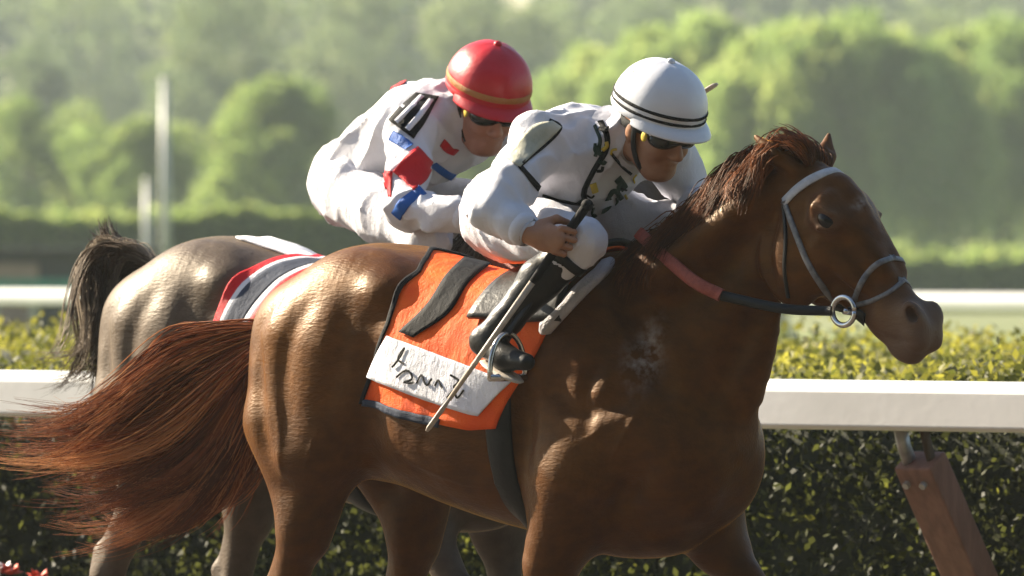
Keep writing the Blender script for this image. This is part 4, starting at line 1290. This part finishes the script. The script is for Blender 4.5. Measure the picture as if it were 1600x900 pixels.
def bridle(fr, S, label, full):
    root = empty('bridle', fr.M)
    tag(root, label, 'bridle')
    if full:
        lines = [('cheekpiece', [(1226, 316), (1238, 350), (1262, 410), (1288, 452), (1305, 474)], 0.017, M_TACK),
                 ('throatlatch', [(1224, 320), (1228, 370), (1226, 420), (1232, 465)], 0.011, M_LEATHER),
                 ('noseband', [(1330, 492), (1338, 460), (1352, 432), (1372, 412), (1398, 402)], 0.016, M_TACK),
                 ('chin_strap', [(1324, 500), (1344, 518), (1364, 534)], 0.022, M_TACK),
                 ('bit_guard', [(1330, 486), (1342, 492), (1352, 500)], 0.040, M_LEATHER),
                 ('nose_strap', [(1334, 478), (1362, 470), (1392, 455), (1414, 436)], 0.013, M_TACK),
                 ('browband', [(1225, 316), (1245, 296), (1268, 280), (1296, 268), (1318, 266)], 0.027, M_BROW)]
        for nm, pts, w, mat in lines:
            P, N = cast(S, H1, pts, 22, 0.001)
            BR.append((nm, P, N, w, mat))
    for nm, P, N, w, mat in BR:
        for s in (1, -1):
            Pm, Nm = mirror(P, N, s)
            ribbon(nm, Pm, Nm, w, 0.003, mat, root)
    # crownpiece over the poll
    for i in (-1, 1):
        a = BR[0][1][0] * (1, i, 1)
        P = smooth_path([a, (0.955, i * 0.05, 1.80), (0.945, 0, 1.845)], 10)
        N = S.normal(P)
        ribbon('crownpiece', P, N, 0.022, 0.005, M_TACK, root)
        # ring bit and reins
        c = BIT * (1, i, 1)
        an = np.linspace(0, 2 * math.pi, 25)
        ring = np.stack([c[0] + 0.036 * np.cos(an), np.full(25, c[1] + i * -0.0) - 0.0, c[2] + 0.036 * np.sin(an)], 1)
        tube('bit_ring', ring, 0.0075, M_STEEL if full else M_TACK, root, 8)
        seq = [(c[0] - 0.03, i * -c[1] * 0 + c[1], c[2])]
        if i > 0 or True:
            sgn = 1 if c[1] > 0 else -1
            R1 = H1.pix(1222, 482, -0.125); R2 = H1.pix(1128, 462, -0.165); R3 = H1.pix(1085, 440, -0.175); R4 = H1.pix(1040, 402, -0.135)
            pts = [np.array(seq[0]) + (0, sgn * 0.012, 0)] + [np.array((q[0], sgn * -q[1], q[2])) for q in (R1, R2)]
            P = smooth_path(pts, 16)
            N = np.tile((0, sgn, 0.25), (16, 1))
            ribbon('rein', P, N, 0.026, 0.005, M_LEATHER, root)
            pts = [np.array((q[0], sgn * -q[1], q[2])) for q in (R2, R3, R4)] + [np.array((0.50, sgn * 0.09, 1.618))]
            P = smooth_path(pts, 18)
            N = np.tile((0, sgn, 0.45), (18, 1))
            ribbon('rein_grip', P, N, 0.034, 0.007, M_GRIP, root)
    tube('bit', smooth_path([BIT * (1, -1, 1), BIT * (1, 0, 1) + (0.03, 0, -0.01), BIT], 10), 0.008, M_STEEL, root)
    return root
BR = []
BIT = H1.pix(1318, 486, -0.068)
bridle(H1, S1, 'grey leather bridle with pale browband on the chestnut head', True)
bridle(H2, S2, 'bridle on the dark horse hidden behind the leading jockey', False)

# striped saddle cloth on the second horse
lx2 = lambda u, v: -0.125 + u * 0.50 - 0.19 * v
th2 = lambda u, v: v * R(106)
cl2 = empty('saddle_cloth', H2.M)
tag(cl2, 'red and navy striped saddle cloth on the dark brown horse', 'saddle cloth')
e = [0.0, 0.055, 0.085, 0.235, 0.275, 0.36, 0.44, 0.50, 1.0]
for (a, b), m in zip(zip(e[:-1], e[1:]), (M_RED, M_PANEL, M_NAVY, M_PANEL, M_RED, M_PANEL, M_RED, M_NAVY)):
    wrap_cloth('stripe', S2, a, b, -1, 1, lx2, th2, 0.012, m, cl2, 8 if b < 0.9 else 20, 60, 0.006, 0.003)
pad = empty('painted_glint', H2.M)  # white sheet laid on in place of the sun glint on the coat
tag(pad, 'white sheet painting the sun glint behind the striped cloth on the dark horse', 'painted glint')
wrap_cloth('glint_sheet', S2, 0, 1, -0.12, 1.0, lambda u, v: -0.36 + 0.5 * u, lambda u, v: v * R(62), 0.006, M_PANEL, pad, 18, 30, 0.006, 0.004)
sad2 = empty('race_saddle', H2.M)
tag(sad2, 'small black racing saddle under the red capped jockey', 'saddle')
wrap_cloth('saddle_flap', S2, 0, 1, -1, 1, lambda u, v: lxs(u, v) - 0.03, ths, 0.028, M_LEATHER, sad2, 16, 36, 0.012, 0.002)
for s in (-1, 1):
    P = wrap(S2, np.linspace(0.18, 0.19, 26), s * np.linspace(R(100), R(178), 26), 0.004)
    ribbon('girth', P, S2.normal(P), 0.075, 0.006, M_LEATHER, sad2)

# ------------------------------------------------------------------ jockeys
M_GREYGREEN = simple('grey_green_print', (0.30, 0.38, 0.36), (0.46, 0.52, 0.50), 60, 0.5, 0)
def unit(v):
    v = np.asarray(v, float); return v / (np.linalg.norm(v) + 1e-9)

def add_hand(S, wrist, f, s, curl=(0.95, 1.35, 0.8), grow=1.0):
    """palm, four unequal bent fingers and a thumb; f runs to the knuckles, s to the thumb side"""
    f = unit(f); s = unit(s - f * (np.asarray(s) @ f)); p = np.cross(f, s)
    if p @ np.array((0, 1, -0.3)) * HAND_SIDE[0] < 0: p = -p
    rot = np.stack([f, s, p], 1)
    g = grow
    S.ell(wrist + f * 0.045 * g, np.array((0.052, 0.038, 0.017)) * g, 0.012, rot)
    S.cone(wrist - f * 0.03, wrist + f * 0.02 * g, 0.026, 0.024 * g, 0.015)
    for i, (off, ln) in enumerate(((0.032, 0.92), (0.0115, 1.0), (-0.0095, 0.95), (-0.0295, 0.78))):
        b = wrist + (f * (0.083 - 0.004 * abs(i - 1)) + s * off) * g
        d = f.copy(); a = 0.0
        for L, r0, r1, c in zip((0.040, 0.026, 0.020), (0.0094, 0.0086, 0.0078), (0.0086, 0.0078, 0.0064), curl):
            a += c * (1 + 0.06 * (i - 1.5))
            d = f * math.cos(a) + p * math.sin(a)
            e = b + d * L * ln * g
            S.cone(b, e, r0 * g, r1 * g, 0.003); b = e
    b = wrist + (f * 0.018 + s * 0.030 + p * 0.006) * g
    e = b + unit(f * 0.75 + s * 0.55 + p * 0.35) * 0.042 * g
    S.cone(b, e, 0.0145 * g, 0.0115 * g, 0.010)
    e2 = e + unit(f * 0.75 - s * 0.05 + p * 0.75) * 0.032 * g
    S.cone(e, e2, 0.0112 * g, 0.0085 * g, 0.006)
    return wrist + f * 0.075 * g + p * 0.026 * g        # centre of the grip
HAND_SIDE = [1]

def jockey(fr, J, label, skin, cap_m, band_m, whip_s, seed, trim, trim_mark=False):
    root = empty('person', fr.M @ Matrix.Translation(Vector(J['pelvis'])))
    tag(root, label, 'person', 'jockeys crouching over the horses')
    off = np.array(J['pelvis'])
    def put(name, VF, mat, parent=root):
        return mesh_obj(name, VF[0] - (off if parent is root else off), VF[1], mat, parent)
    allp = np.array([np.asarray(v) for k, v in J.items() if k not in ('yaw', 'pitch', 'roll')])
    lo, hi = allp.min(0) - 0.22, allp.max(0) + 0.22
    hm = rotm(J['yaw'], J['pitch'], J.get('roll', 0))
    hc = np.asarray(J['head'])
    T = lambda *p: hc + hm @ np.array(p)
    pv, sp1, sp2, nk = (np.asarray(J[k]) for k in ('pelvis', 'waist', 'chest', 'neck'))

    # ---- body: one continuous figure from head to foot
    B = Sdf(lo, hi, 0.0044)
    B.chain([pv, sp1, sp2, nk], [0.088, 0.088, 0.094, 0.062], 0.05, sy=1.18)
    B.cone(nk, T(-0.025, 0, -0.07), 0.060, 0.056, 0.03)
    B.ell(T(-0.01, 0, 0.0), (0.098, 0.076, 0.092), 0.02, hm)
    B.ell(T(0.030, 0, -0.068), (0.064, 0.060, 0.085), 0.03, hm)
    B.ell(T(0.060, 0, -0.132), (0.032, 0.034, 0.026), 0.03, hm)
    B.cone(T(-0.005, 0.055, -0.095), T(0.05, 0.025, -0.135), 0.018, 0.016, 0.03)
    B.cone(T(-0.005, -0.055, -0.095), T(0.05, -0.025, -0.135), 0.018, 0.016, 0.03)
    B.cone(T(0.088, 0, -0.028), T(0.112, 0, -0.070), 0.010, 0.014, 0.012)
    for s in (-1, 1):
        B.ell(T(0.062, s * 0.036, -0.068), (0.030, 0.026, 0.026), 0.02, hm)
        B.ell(T(0.082, s * 0.030, -0.012), (0.020, 0.030, 0.011), 0.015, hm)
        B.ell(T(0.092, s * 0.032, -0.034), (0.018, 0.019, 0.012), 0.010, hm, sub=True)
        B.ell(T(0.102, s * 0.012, -0.074), (0.012, 0.010, 0.009), 0.008, hm)
        B.ell(T(-0.005, s * 0.076, -0.045), (0.018, 0.009, 0.031), 0.008, hm)
    B.ell(T(0.088, 0, -0.097), (0.012, 0.026, 0.0075), 0.008, hm)
    B.ell(T(0.086, 0, -0.112), (0.012, 0.022, 0.008), 0.008, hm)
    B.cone(T(0.102, -0.022, -0.1045), T(0.102, 0.022, -0.1045), 0.003, 0.003, 0.005, sub=True)
    grip = {}
    for sd_, sg in (('r', -1), ('l', 1)):
        sh, el, wr, hd = (np.asarray(J[k + sd_]) for k in ('sh_', 'el_', 'wr_', 'hd_'))
        hp, kn, an, to = (np.asarray(J[k + sd_]) for k in ('hip_', 'kn_', 'an_', 'toe_'))
        B.cone(sp2 + (nk - sp2) * 0.6, sh, 0.055, 0.045, 0.04)
        B.chain([sh, el], [0.036, 0.028], 0.03); B.cone(el, wr, 0.028, 0.023, 0.02)
        HAND_SIDE[0] = -sg
        grip[sd_] = add_hand(B, wr, hd - wr, J['thumb_' + sd_])
        B.cone(pv, hp, 0.075, 0.07, 0.05)
        B.chain([hp, kn], [0.068, 0.042], 0.04); B.cone(kn, an, 0.038, 0.026, 0.03)
        B.cone(an + (0, 0, -0.012), an + (to - an) * 0.6 + (0, 0, -0.02), 0.020, 0.014, 0.02)
    body = put('body', B.mesh(1), skin)

    # ---- silk jacket
    A = Sdf(lo, hi, 0.0056)
    A.chain([pv + (sp1 - pv) * 0.35, sp1, sp2, nk], [0.114, 0.116, 0.126, 0.078], 0.05, sy=1.22)
    A.ell(sp2 + (-0.01, 0, 0.02), (0.13, 0.170, 0.108), 0.05, rotm(0, R(-22)))
    for sd_ in 'rl':
        sh, el, wr = (np.asarray(J[k + sd_]) for k in ('sh_', 'el_', 'wr_'))
        A.cone(sp2 + (nk - sp2) * 0.5, sh, 0.080, 0.066, 0.05)
        A.chain([sh, sh + (el - sh) * 0.55, el], [0.063, 0.055, 0.050], 0.03)
        A.chain([el, el + (wr - el) * 0.5, wr - unit(wr - el) * 0.02], [0.050, 0.046, 0.035], 0.02)
    A.folds(0.018, 12, (0.75, 0.1, 0.65), 0.30, seed=seed * 0.1)
    A.folds(0.011, 20, (0.3, 0.35, -0.9), 0.25, seed=seed * 0.3)
    A.wrinkle(0.0012, 38)
    jk = put('jacket', A.mesh(2), M_WHITE)
    # collar and cuffs
    an_ = np.linspace(0, 2 * math.pi, 29)
    nd = unit(T(-0.02, 0, -0.07) - nk); u_ = unit(np.cross(nd, (0, 1, 0))); v_ = np.array((0, 1.0, 0))
    cc = nk + nd * 0.035
    V = [cc + (u_ * np.cos(a) * rr + v_ * np.sin(a) * rr * 1.05) + nd * h_ for h_, rr in ((-0.05, 0.096), (-0.02, 0.082), (0.012, 0.073), (0.016, 0.068), (-0.03, 0.066)) for a in an_[:-1]]
    F = [(j * 28 + i, j * 28 + (i + 1) % 28, (j + 1) * 28 + (i + 1) % 28, (j + 1) * 28 + i) for j in range(4) for i in range(28)]
    mesh_obj('collar', np.array(V) - off, F, M_WHITE, jk)
    for sd_ in 'rl':
        el, wr = np.asarray(J['el_' + sd_]), np.asarray(J['wr_' + sd_])
        d = unit(wr - el)
        Vt, Ft = tube_data([wr - d * 0.048, wr - d * 0.035, wr - d * 0.015, wr - d * 0.005, wr - d * 0.02], [0.040, 0.043, 0.041, 0.036, 0.026], 20)
        mesh_obj('cuff', np.array(Vt) - off, Ft, M_WHITE, jk)

    # ---- breeches
    Q = Sdf(lo, hi, 0.0062)
    Q.ell(pv + (-0.015, 0, -0.005), (0.118, 0.150, 0.115), 0.04)
    Q.cone(pv, pv + (sp1 - pv) * 0.55, 0.110, 0.108, 0.04, sy=1.2)
    for sd_ in 'rl':
        hp, kn, an = (np.asarray(J[k + sd_]) for k in ('hip_', 'kn_', 'an_'))
        Q.chain([hp, hp + (kn - hp) * 0.5, kn], [0.090, 0.076, 0.060], 0.05)
        Q.cone(kn, kn + (an - kn) * 0.22, 0.058, 0.052, 0.02)
        Q.cone(hp + (0.05, 0, -0.09), kn + (-0.10, 0, -0.07), 0.010, 0.008, 0.03, sub=True)
    Q.folds(0.016, 13, (0.25, 0.3, 0.9), 0.3, seed=seed * 0.7); Q.folds(0.008, 22, (0.8, 0.1, -0.5), 0.25, seed=seed * 0.9)
    br = put('breeches', Q.mesh(2), M_BREECH)

    # ---- boots
    for sd_, sg in (('r', -1), ('l', 1)):
        kn, an, to = (np.asarray(J[k + sd_]) for k in ('kn_', 'an_', 'toe_'))
        K = Sdf(np.minimum(np.minimum(kn, an), to) - 0.12, np.maximum(np.maximum(kn, an), to) + 0.12, 0.005)
        up = kn + (an - kn) * 0.14
        back = unit(np.cross(an - kn, (0, 1, 0))); back = back if back[0] < 0 else -back
        K.chain([up, kn + (an - kn) * 0.42 + back * 0.012, kn + (an - kn) * 0.8, an], [0.052, 0.054, 0.040, 0.036], 0.02)
        fd = unit(to - an)
        K.cone(an + back * 0.02 + (0, 0, -0.02), an + fd * 0.08 + (0, 0, -0.022), 0.034, 0.032, 0.03)
        K.cone(an + fd * 0.07 + (0, 0, -0.02), to + fd * 0.02, 0.032, 0.022, 0.02)
        K.wrinkle(0.0014, 22, (1, 1, 1.6))
        bt = put('boot', K.mesh(1), M_LEATHER)
        Vt, Ft = tube_data([up - unit(an - kn) * 0.004, up + unit(an - kn) * 0.02], [0.057, 0.057], 24)
        mesh_obj('boot_top', np.array(Vt) - off, Ft, M_LEATHER, bt)
        # heel and sole
        so = an + fd * 0.06 + np.array((0, 0, -0.062))
        Vs, Fs = sphere_data(so, (0.085, 0.034, 0.010), 20, 8, rotm(math.atan2(fd[1], fd[0]), -math.asin(fd[2])))
        mesh_obj('sole', Vs - off, Fs, M_WHIPP, bt)

    # ---- helmet with silk cover, band, peak and button
    n_, m_ = 40, 18
    def dome(e, a, gx=0.0):
        return T(-0.006 + (0.136 + gx) * math.sin(e) * math.cos(a), (0.114 + gx) * math.sin(e) * math.sin(a), 0.030 + (0.112 + gx) * math.cos(e) * (1.03 if e < 1 else 1.0) - 0.012 * math.sin(e) * math.cos(a) * -0.3)
    E = np.linspace(0.0, R(107), m_)
    V = [dome(e, 2 * math.pi * j / n_, 0.0016 * math.cos(12 * math.pi * j / n_ * 1.0) * math.sin(e)) for e in E for j in range(n_)]
    F = [(i * n_ + j, (i + 1) * n_ + j, (i + 1) * n_ + (j + 1) % n_, i * n_ + (j + 1) % n_) for i in range(m_ - 1) for j in range(n_)]
    hel = mesh_obj('helmet', np.array(V) - off, F, cap_m, root)
    md = hel.modifiers.new('shell', 'SOLIDIFY'); md.thickness = 0.008; md.offset = -1
    def ring(name, e0, e1, g, mat):
        V = [dome(e, 2 * math.pi * j / n_, g_) for e, g_ in ((e0, g * 0.3), (e0 + (e1 - e0) * 0.25, g), (e1 - (e1 - e0) * 0.25, g), (e1, g * 0.3)) for j in range(n_)]
        F = [(i * n_ + j, (i + 1) * n_ + j, (i + 1) * n_ + (j + 1) % n_, i * n_ + (j + 1) % n_) for i in range(3) for j in range(n_)]
        return mesh_obj(name, np.array(V) - off, F, mat, hel)
    for e0, e1, g, mt in band_m:
        ring('band', R(e0), R(e1), g, mt)
    A_ = np.linspace(R(-78), R(78), 27)
    V = []
    for t_, dz in ((0.0, 0.004), (0.3, 0.004), (0.7, -0.001), (0.95, -0.008), (1.0, -0.011), (0.93, -0.014), (0.3, -0.006), (0.0, -0.006)):
        for a in A_:
            p = dome(R(101), a, 0.0)
            w = 0.038 * max(0.02, math.cos(a * 90 / 80)) ** 0.7
            V.append(p + hm @ np.array((w * t_ * math.cos(a * 0.55), w * t_ * math.sin(a * 0.55), dz - 0.010 * t_)))
    F = [(j * 27 + i, j * 27 + i + 1, (j + 1) * 27 + i + 1, (j + 1) * 27 + i) for j in range(7) for i in range(26)]
    mesh_obj('peak', np.array(V) - off, F, cap_m, hel)
    Vb, Fb = sphere_data(T(-0.006, 0, 0.146), (0.012, 0.012, 0.009), 12, 8, hm)
    mesh_obj('button', Vb - off, Fb, cap_m, hel)
    if trim_mark:
        V = [dome(e, a, 0.0018) for e in np.linspace(R(48), R(76), 8) for a in np.linspace(R(-128), R(-112), 6)]
        mesh_obj('cap_mark', np.array(V) - off, [(j * 6 + i, j * 6 + i + 1, (j + 1) * 6 + i + 1, (j + 1) * 6 + i) for j in range(7) for i in range(5)], M_GREYGREEN, hel)
    # ---- goggles, strap, harness
    Gg = Sdf(hc - 0.16, hc + 0.16, 0.004)
    for s in (-1, 1):
        Gg.ell(T(0.072, s * 0.034, -0.036), (0.036, 0.040, 0.026), 0.012, hm @ rotm(s * 0.25))
    Gg.ell(T(0.07, 0, -0.034), (0.038, 0.03, 0.020), 0.015, hm)
    gg = put('goggles', Gg.mesh(1), M_LENS)
    P = np.array([T(-0.004 + 0.100 * math.cos(a), 0.080 * math.sin(a), -0.030 + 0.012 * math.cos(a)) for a in np.linspace(R(38), R(322), 30)])
    N = np.array([hm @ np.array((math.cos(a), math.sin(a), 0)) for a in np.linspace(R(38), R(322), 30)])
    ribbon('strap', P - off, N, 0.024, 0.003, M_BLACK, gg)
    for s in (-1, 1):
        Vb, Fb = sphere_data(T(0.052, s * 0.078, -0.036), (0.012, 0.004, 0.014), 10, 6, hm)
        mesh_obj('strap_clip', Vb - off, Fb, trim, gg)
        P = np.array([T(0.012, s * 0.080, -0.012), T(0.014, s * 0.077, -0.06), T(0.030, s * 0.064, -0.11), T(0.050, s * 0.036, -0.146), T(0.058, 0, -0.158)])
        P = smooth_path(P, 14); N = np.array([hm @ unit((0.3, s * 1.0, -0.3)) for _ in P])
        ribbon('chin_strap', P - off, N, 0.016, 0.003, M_LEATHER, hel)
        Ve, Fe = sphere_data(T(0.080, s * 0.031, -0.034), (0.0115, 0.0115, 0.0115), 12, 8)
        mesh_obj('eye', Ve - off, Fe, M_WHITE, body)
    # ---- irons and leathers belong to the saddle
    for sd_, sg in (('r', -1), ('l', 1)):
        an, to = np.asarray(J['an_' + sd_]), np.asarray(J['toe_' + sd_])
        fd = unit(to - an); c = an + fd * 0.085
        side = unit(np.cross(fd, (0, 0, 1)))
        a = np.linspace(-0.15, math.pi + 0.15, 20)
        arch = np.array([c + side * 0.058 * math.cos(t) + np.array((0, 0, 0.10 * math.sin(t) - 0.055)) for t in a])
        tube('stirrup_iron', arch, 0.007, M_STEEL, whip_s['saddle'], 8)
        tube('stirrup_tread', [c + side * -0.060 + (0, 0, -0.068), c + side * 0.060 + (0, 0, -0.068)], 0.010, M_STEEL, whip_s['saddle'], 8)
        P = smooth_path([c + (0, 0, 0.045), (c[0] + 0.04, c[1] * 0.86, c[2] + 0.14), (0.17, sg * 0.20, 1.47)], 12)
        ribbon('stirrup_leather', P, np.tile((0, sg, 0.2), (12, 1)), 0.022, 0.004, M_LEATHER, whip_s['saddle'])
    return root, jk, A, Q, grip, off

def make_whip(fr, grip, a, b, label):
    """a whip with bound handle, shaft and pale flap; a is the butt, b the tip"""
    root = empty('whip', fr.M)
    tag(root, label, 'whip', 'whips carried by the jockeys')
    a, b = np.asarray(a), np.asarray(b)
    L = lambda t: a + (b - a) * t
    tube('handle', [L(0), L(0.02), L(0.2), L(0.34)], [0.010, 0.0125, 0.0115, 0.010], M_BLACK, root, 10)
    tube('shaft', [L(0.34), L(0.6), L(0.86)], [0.009, 0.0075, 0.006], M_WHIPP, root, 8)
    tube('flap', [L(0.85), L(0.90), L(0.985), L(1.0)], [0.008, 0.0165, 0.0175, 0.010], M_WHIPP, root, 10, 0.35)
    Vb, Fb = sphere_data(a, (0.016, 0.016, 0.016), 12, 8)
    mesh_obj('knob', Vb, Fb, M_BLACK, root)
    return root

# ---- the leading jockey, in white
w_tip, w_butt = H1.pix(680, 690, -0.53), H1.pix(937, 328, -0.345)
J1 = dict(pelvis=(0.025, 0, 1.675), waist=(0.115, 0, 1.755), chest=(0.215, 0, 1.800), neck=(0.355, 0, 1.855),
          head=(0.492, 0.0, 1.922), yaw=R(-10), pitch=R(24), roll=R(2),
          sh_r=H1.pix(842, 222, -0.195), el_r=H1.pix(772, 332, -0.405), wr_r=H1.pix(830, 366, -0.395), hd_r=H1.pix(890, 380, -0.370),
          sh_l=H1.pix(1034, 232, 0.18), el_l=H1.pix(1086, 305, 0.31), wr_l=(0.500, 0.150, 1.650), hd_l=(0.565, 0.090, 1.630),
          hip_r=(0.05, -0.10, 1.645), kn_r=H1.pix(912, 378, -0.265), an_r=H1.pix(762, 530, -0.365), toe_r=H1.pix(762, 530, -0.365) + np.array((0.135, -0.025, -0.05)),
          hip_l=(0.05, 0.10, 1.645), kn_l=(0.415, 0.26, 1.625), an_l=(0.20, 0.355, 1.335), toe_l=(0.355, 0.365, 1.29),
          thumb_r=unit(w_butt - w_tip), thumb_l=(0.2, -0.6, 0.75))
p1, jk1, A1, Q1, grip1, off1 = jockey(H1, J1, 'jockey in white silks and white cap crouching on the chestnut horse', M_SKIN, M_HELM_W,
    [(84, 88.5, 0.003, M_BLACK), (93, 97, 0.003, M_BLACK), (97.5, 107, 0.004, M_HELM_W)], {'saddle': sad}, 81, M_YELLOW, True)
g = grip1['r']
dv = unit(w_tip - w_butt)
make_whip(H1, g, g - dv * 0.115, g + dv * 0.60, 'whip held low in the right hand of the white capped jockey')

def local_parent(parent, off):
    return parent
def patch(nm, S, fr, quad, nu, nv, mat, jk, off, lift=0.004):
    o = cast_patch(nm, S, fr, quad, nu, nv, lift, mat, jk, 0.002)
    V = np.empty(len(o.data.vertices) * 3, np.float32); o.data.vertices.foreach_get('co', V)
    o.data.vertices.foreach_set('co', (V.reshape(-1, 3) - off).astype(np.float32).ravel())
    return o
def line(nm, S, fr, pts, w, mat, jk, off, n=18, lift=0.002):
    P, N = cast(S, fr, pts, n, lift)
    return ribbon(nm, P - off, N, w, 0.002, mat, jk)

patch('shoulder_patch', A1, H1, ([(862, 190), (830, 200), (790, 248)], [(876, 200), (850, 226), (812, 262)]), 14, 8, M_OLIVE, jk1, off1)
line('trim', A1, H1, [(858, 188), (874, 196), (872, 206), (850, 228), (812, 260)], 0.010, M_BLACK, jk1, off1)
line('trim', A1, H1, [(812, 260), (826, 276), (844, 297)], 0.018, M_BLACK, jk1, off1)
line('trim', A1, H1, [(848, 304), (880, 314), (915, 320)], 0.010, M_BLACK, jk1, off1)
r_ = np.random.default_rng(5)
for k in range(22):
    x, y = (r_.uniform(924, 1000), r_.uniform(284, 338)) if k < 15 else (r_.uniform(930, 954), r_.uniform(186, 262))
    a_ = r_.uniform(0, 6.28)
    line('trim', A1, H1, [(x, y), (x + 5 * math.cos(a_), y + 7 * math.sin(a_)), (x + 12 * math.cos(a_ + 0.6), y + 14 * math.sin(a_ + 0.6))], r_.uniform(0.005, 0.014),
         (M_DKGREEN, M_BLACK, M_DKGREEN, M_YELLOW)[k % 4], jk1, off1, 10, 0.001 + 0.0002 * k)
for q, w, m in (([(938, 190), (948, 212), (946, 236), (928, 265), (912, 300), (918, 322)], 0.016, M_BLACK), ([(955, 240), (970, 258), (986, 272)], 0.008, M_BLACK),
                ([(930, 196), (938, 220), (930, 244)], 0.010, M_DKGREEN), ([(964, 278), (976, 296), (982, 322)], 0.022, M_DKGREEN), ([(948, 312), (960, 298), (972, 312)], 0.014, M_DKGREEN),
                ([(926, 286), (930, 300)], 0.018, M_YELLOW), ([(940, 330), (960, 322), (980, 330)], 0.020, M_DKGREEN), ([(992, 318), (998, 330)], 0.014, M_YELLOW),
                ([(906, 312), (922, 322)], 0.026, M_BLACK)):
    line('trim', A1, H1, q, w, m, jk1, off1)

# ---- the second jockey, red cap
e2 = H2.pix(1120, 131, -0.14); h2 = H2.pix(790, 338, -0.30)
J2 = dict(pelvis=H2.pix(566, 282, 0.0), waist=H2.pix(612, 240, 0.0), chest=H2.pix(668, 208, 0.0), neck=H2.pix(722, 185, 0.0),
          head=H2.pix(762, 146, 0.0), yaw=R(-26), pitch=R(26), roll=R(-2),
          sh_r=H2.pix(640, 205, -0.195), el_r=H2.pix(636, 325, -0.36), wr_r=H2.pix(742, 338, -0.33), hd_r=h2,
          thumb_r=unit(e2 - h2), thumb_l=(0.2, -0.6, 0.75))
c = J2['chest']; pv = J2['pelvis']
J2['sh_l'] = J2['sh_r'] * (1, -1, 1); J2['el_l'] = J2['sh_l'] + np.array((0.10, 0.14, -0.14)); J2['wr_l'] = J2['el_l'] + np.array((0.15, -0.17, -0.09))
J2['hd_l'] = J2['wr_l'] + np.array((0.075, -0.03, -0.02))
for sd_, sg in (('r', -1), ('l', 1)):
    J2['hip_' + sd_] = pv + np.array((0.03, sg * 0.105, -0.03))
    kn = H2.pix(672, 372, -0.27); an = H2.pix(520, 520, -0.355)
    J2['kn_' + sd_] = kn * (1, -sg, 1); J2['an_' + sd_] = an * (1, -sg, 1)
    J2['toe_' + sd_] = J2['an_' + sd_] + np.array((0.155, 0, -0.045))
p2, jk2, A2, Q2, grip2, off2 = jockey(H2, J2, 'jockey in white silks with red diamonds and red cap on the dark horse', M_SKIN2, M_HELM_R,
    [(84, 93, 0.003, M_GOLD), (97, 107, 0.003, M_HELM_R)], {'saddle': sad2}, 91, M_YELLOW)
g = grip2['r']; dv = unit(e2 - g)
make_whip(H2, g, g - dv * 0.10, e2, 'whip raised behind the white helmet by the red capped jockey')
patch('shoulder_patch', A2, H2, ([(608, 188), (628, 166), (650, 146)], [(646, 218), (664, 190), (686, 152)]), 12, 10, M_BLACK, jk2, off2)
for q in ([(620, 192), (642, 170), (660, 152)], [(636, 204), (654, 182), (674, 158)]):
    line('trim', A2, H2, q, 0.016, M_PANEL, jk2, off2, 18, 0.007)
line('trim', A2, H2, [(612, 212), (626, 220), (640, 230)], 0.030, M_BLUE, jk2, off2)
patch('red_diamond', A2, H2, ([(614, 268), (632, 248), (652, 230)], [(646, 298), (664, 282), (677, 256)]), 12, 12, M_RED, jk2, off2)
patch('red_diamond', A2, H2, ([(592, 266), (602, 266), (614, 268)], [(604, 306), (608, 308), (612, 308)]), 8, 10, M_RED, jk2, off2)
line('arm_band', A2, H2, [(668, 292), (652, 302), (632, 318), (619, 338)], 0.034, M_BLUE, jk2, off2)
line('trim', A2, H2, [(676, 256), (706, 276), (744, 282)], 0.024, M_BLUE, jk2, off2)
line('trim', A2, H2, [(676, 300), (706, 302), (742, 296)], 0.030, M_RED, jk2, off2)
line('trim', A2, H2, [(690, 222), (702, 234), (712, 238)], 0.024, M_RED, jk2, off2)
line('trim', A2, H2, [(606, 142), (630, 130), (652, 122)], 0.040, M_RED, jk2, off2)

# ------------------------------------------------------------------ haze
t = bpy.data.materials.new('pale_haze')
t.use_nodes = True
t.node_tree.nodes.remove(t.node_tree.nodes['Principled BSDF'])
pv = t.node_tree.nodes.new('ShaderNodeVolumePrincipled')
pv.inputs['Color'].default_value = (0.82, 0.93, 1.0, 1)
pv.inputs['Density'].default_value = 0.00025
pv.inputs['Anisotropy'].default_value = 0.2
t.node_tree.links.new(pv.outputs[0], t.node_tree.nodes['Material Output'].inputs['Volume'])
V, F = box_data((-260, -110, -1.0), (260, 720, 30.0))
hz = mesh_obj('haze', V, F, t, smooth=False)
tag(hz, 'pale morning haze hanging in the air', 'haze', kind='stuff')
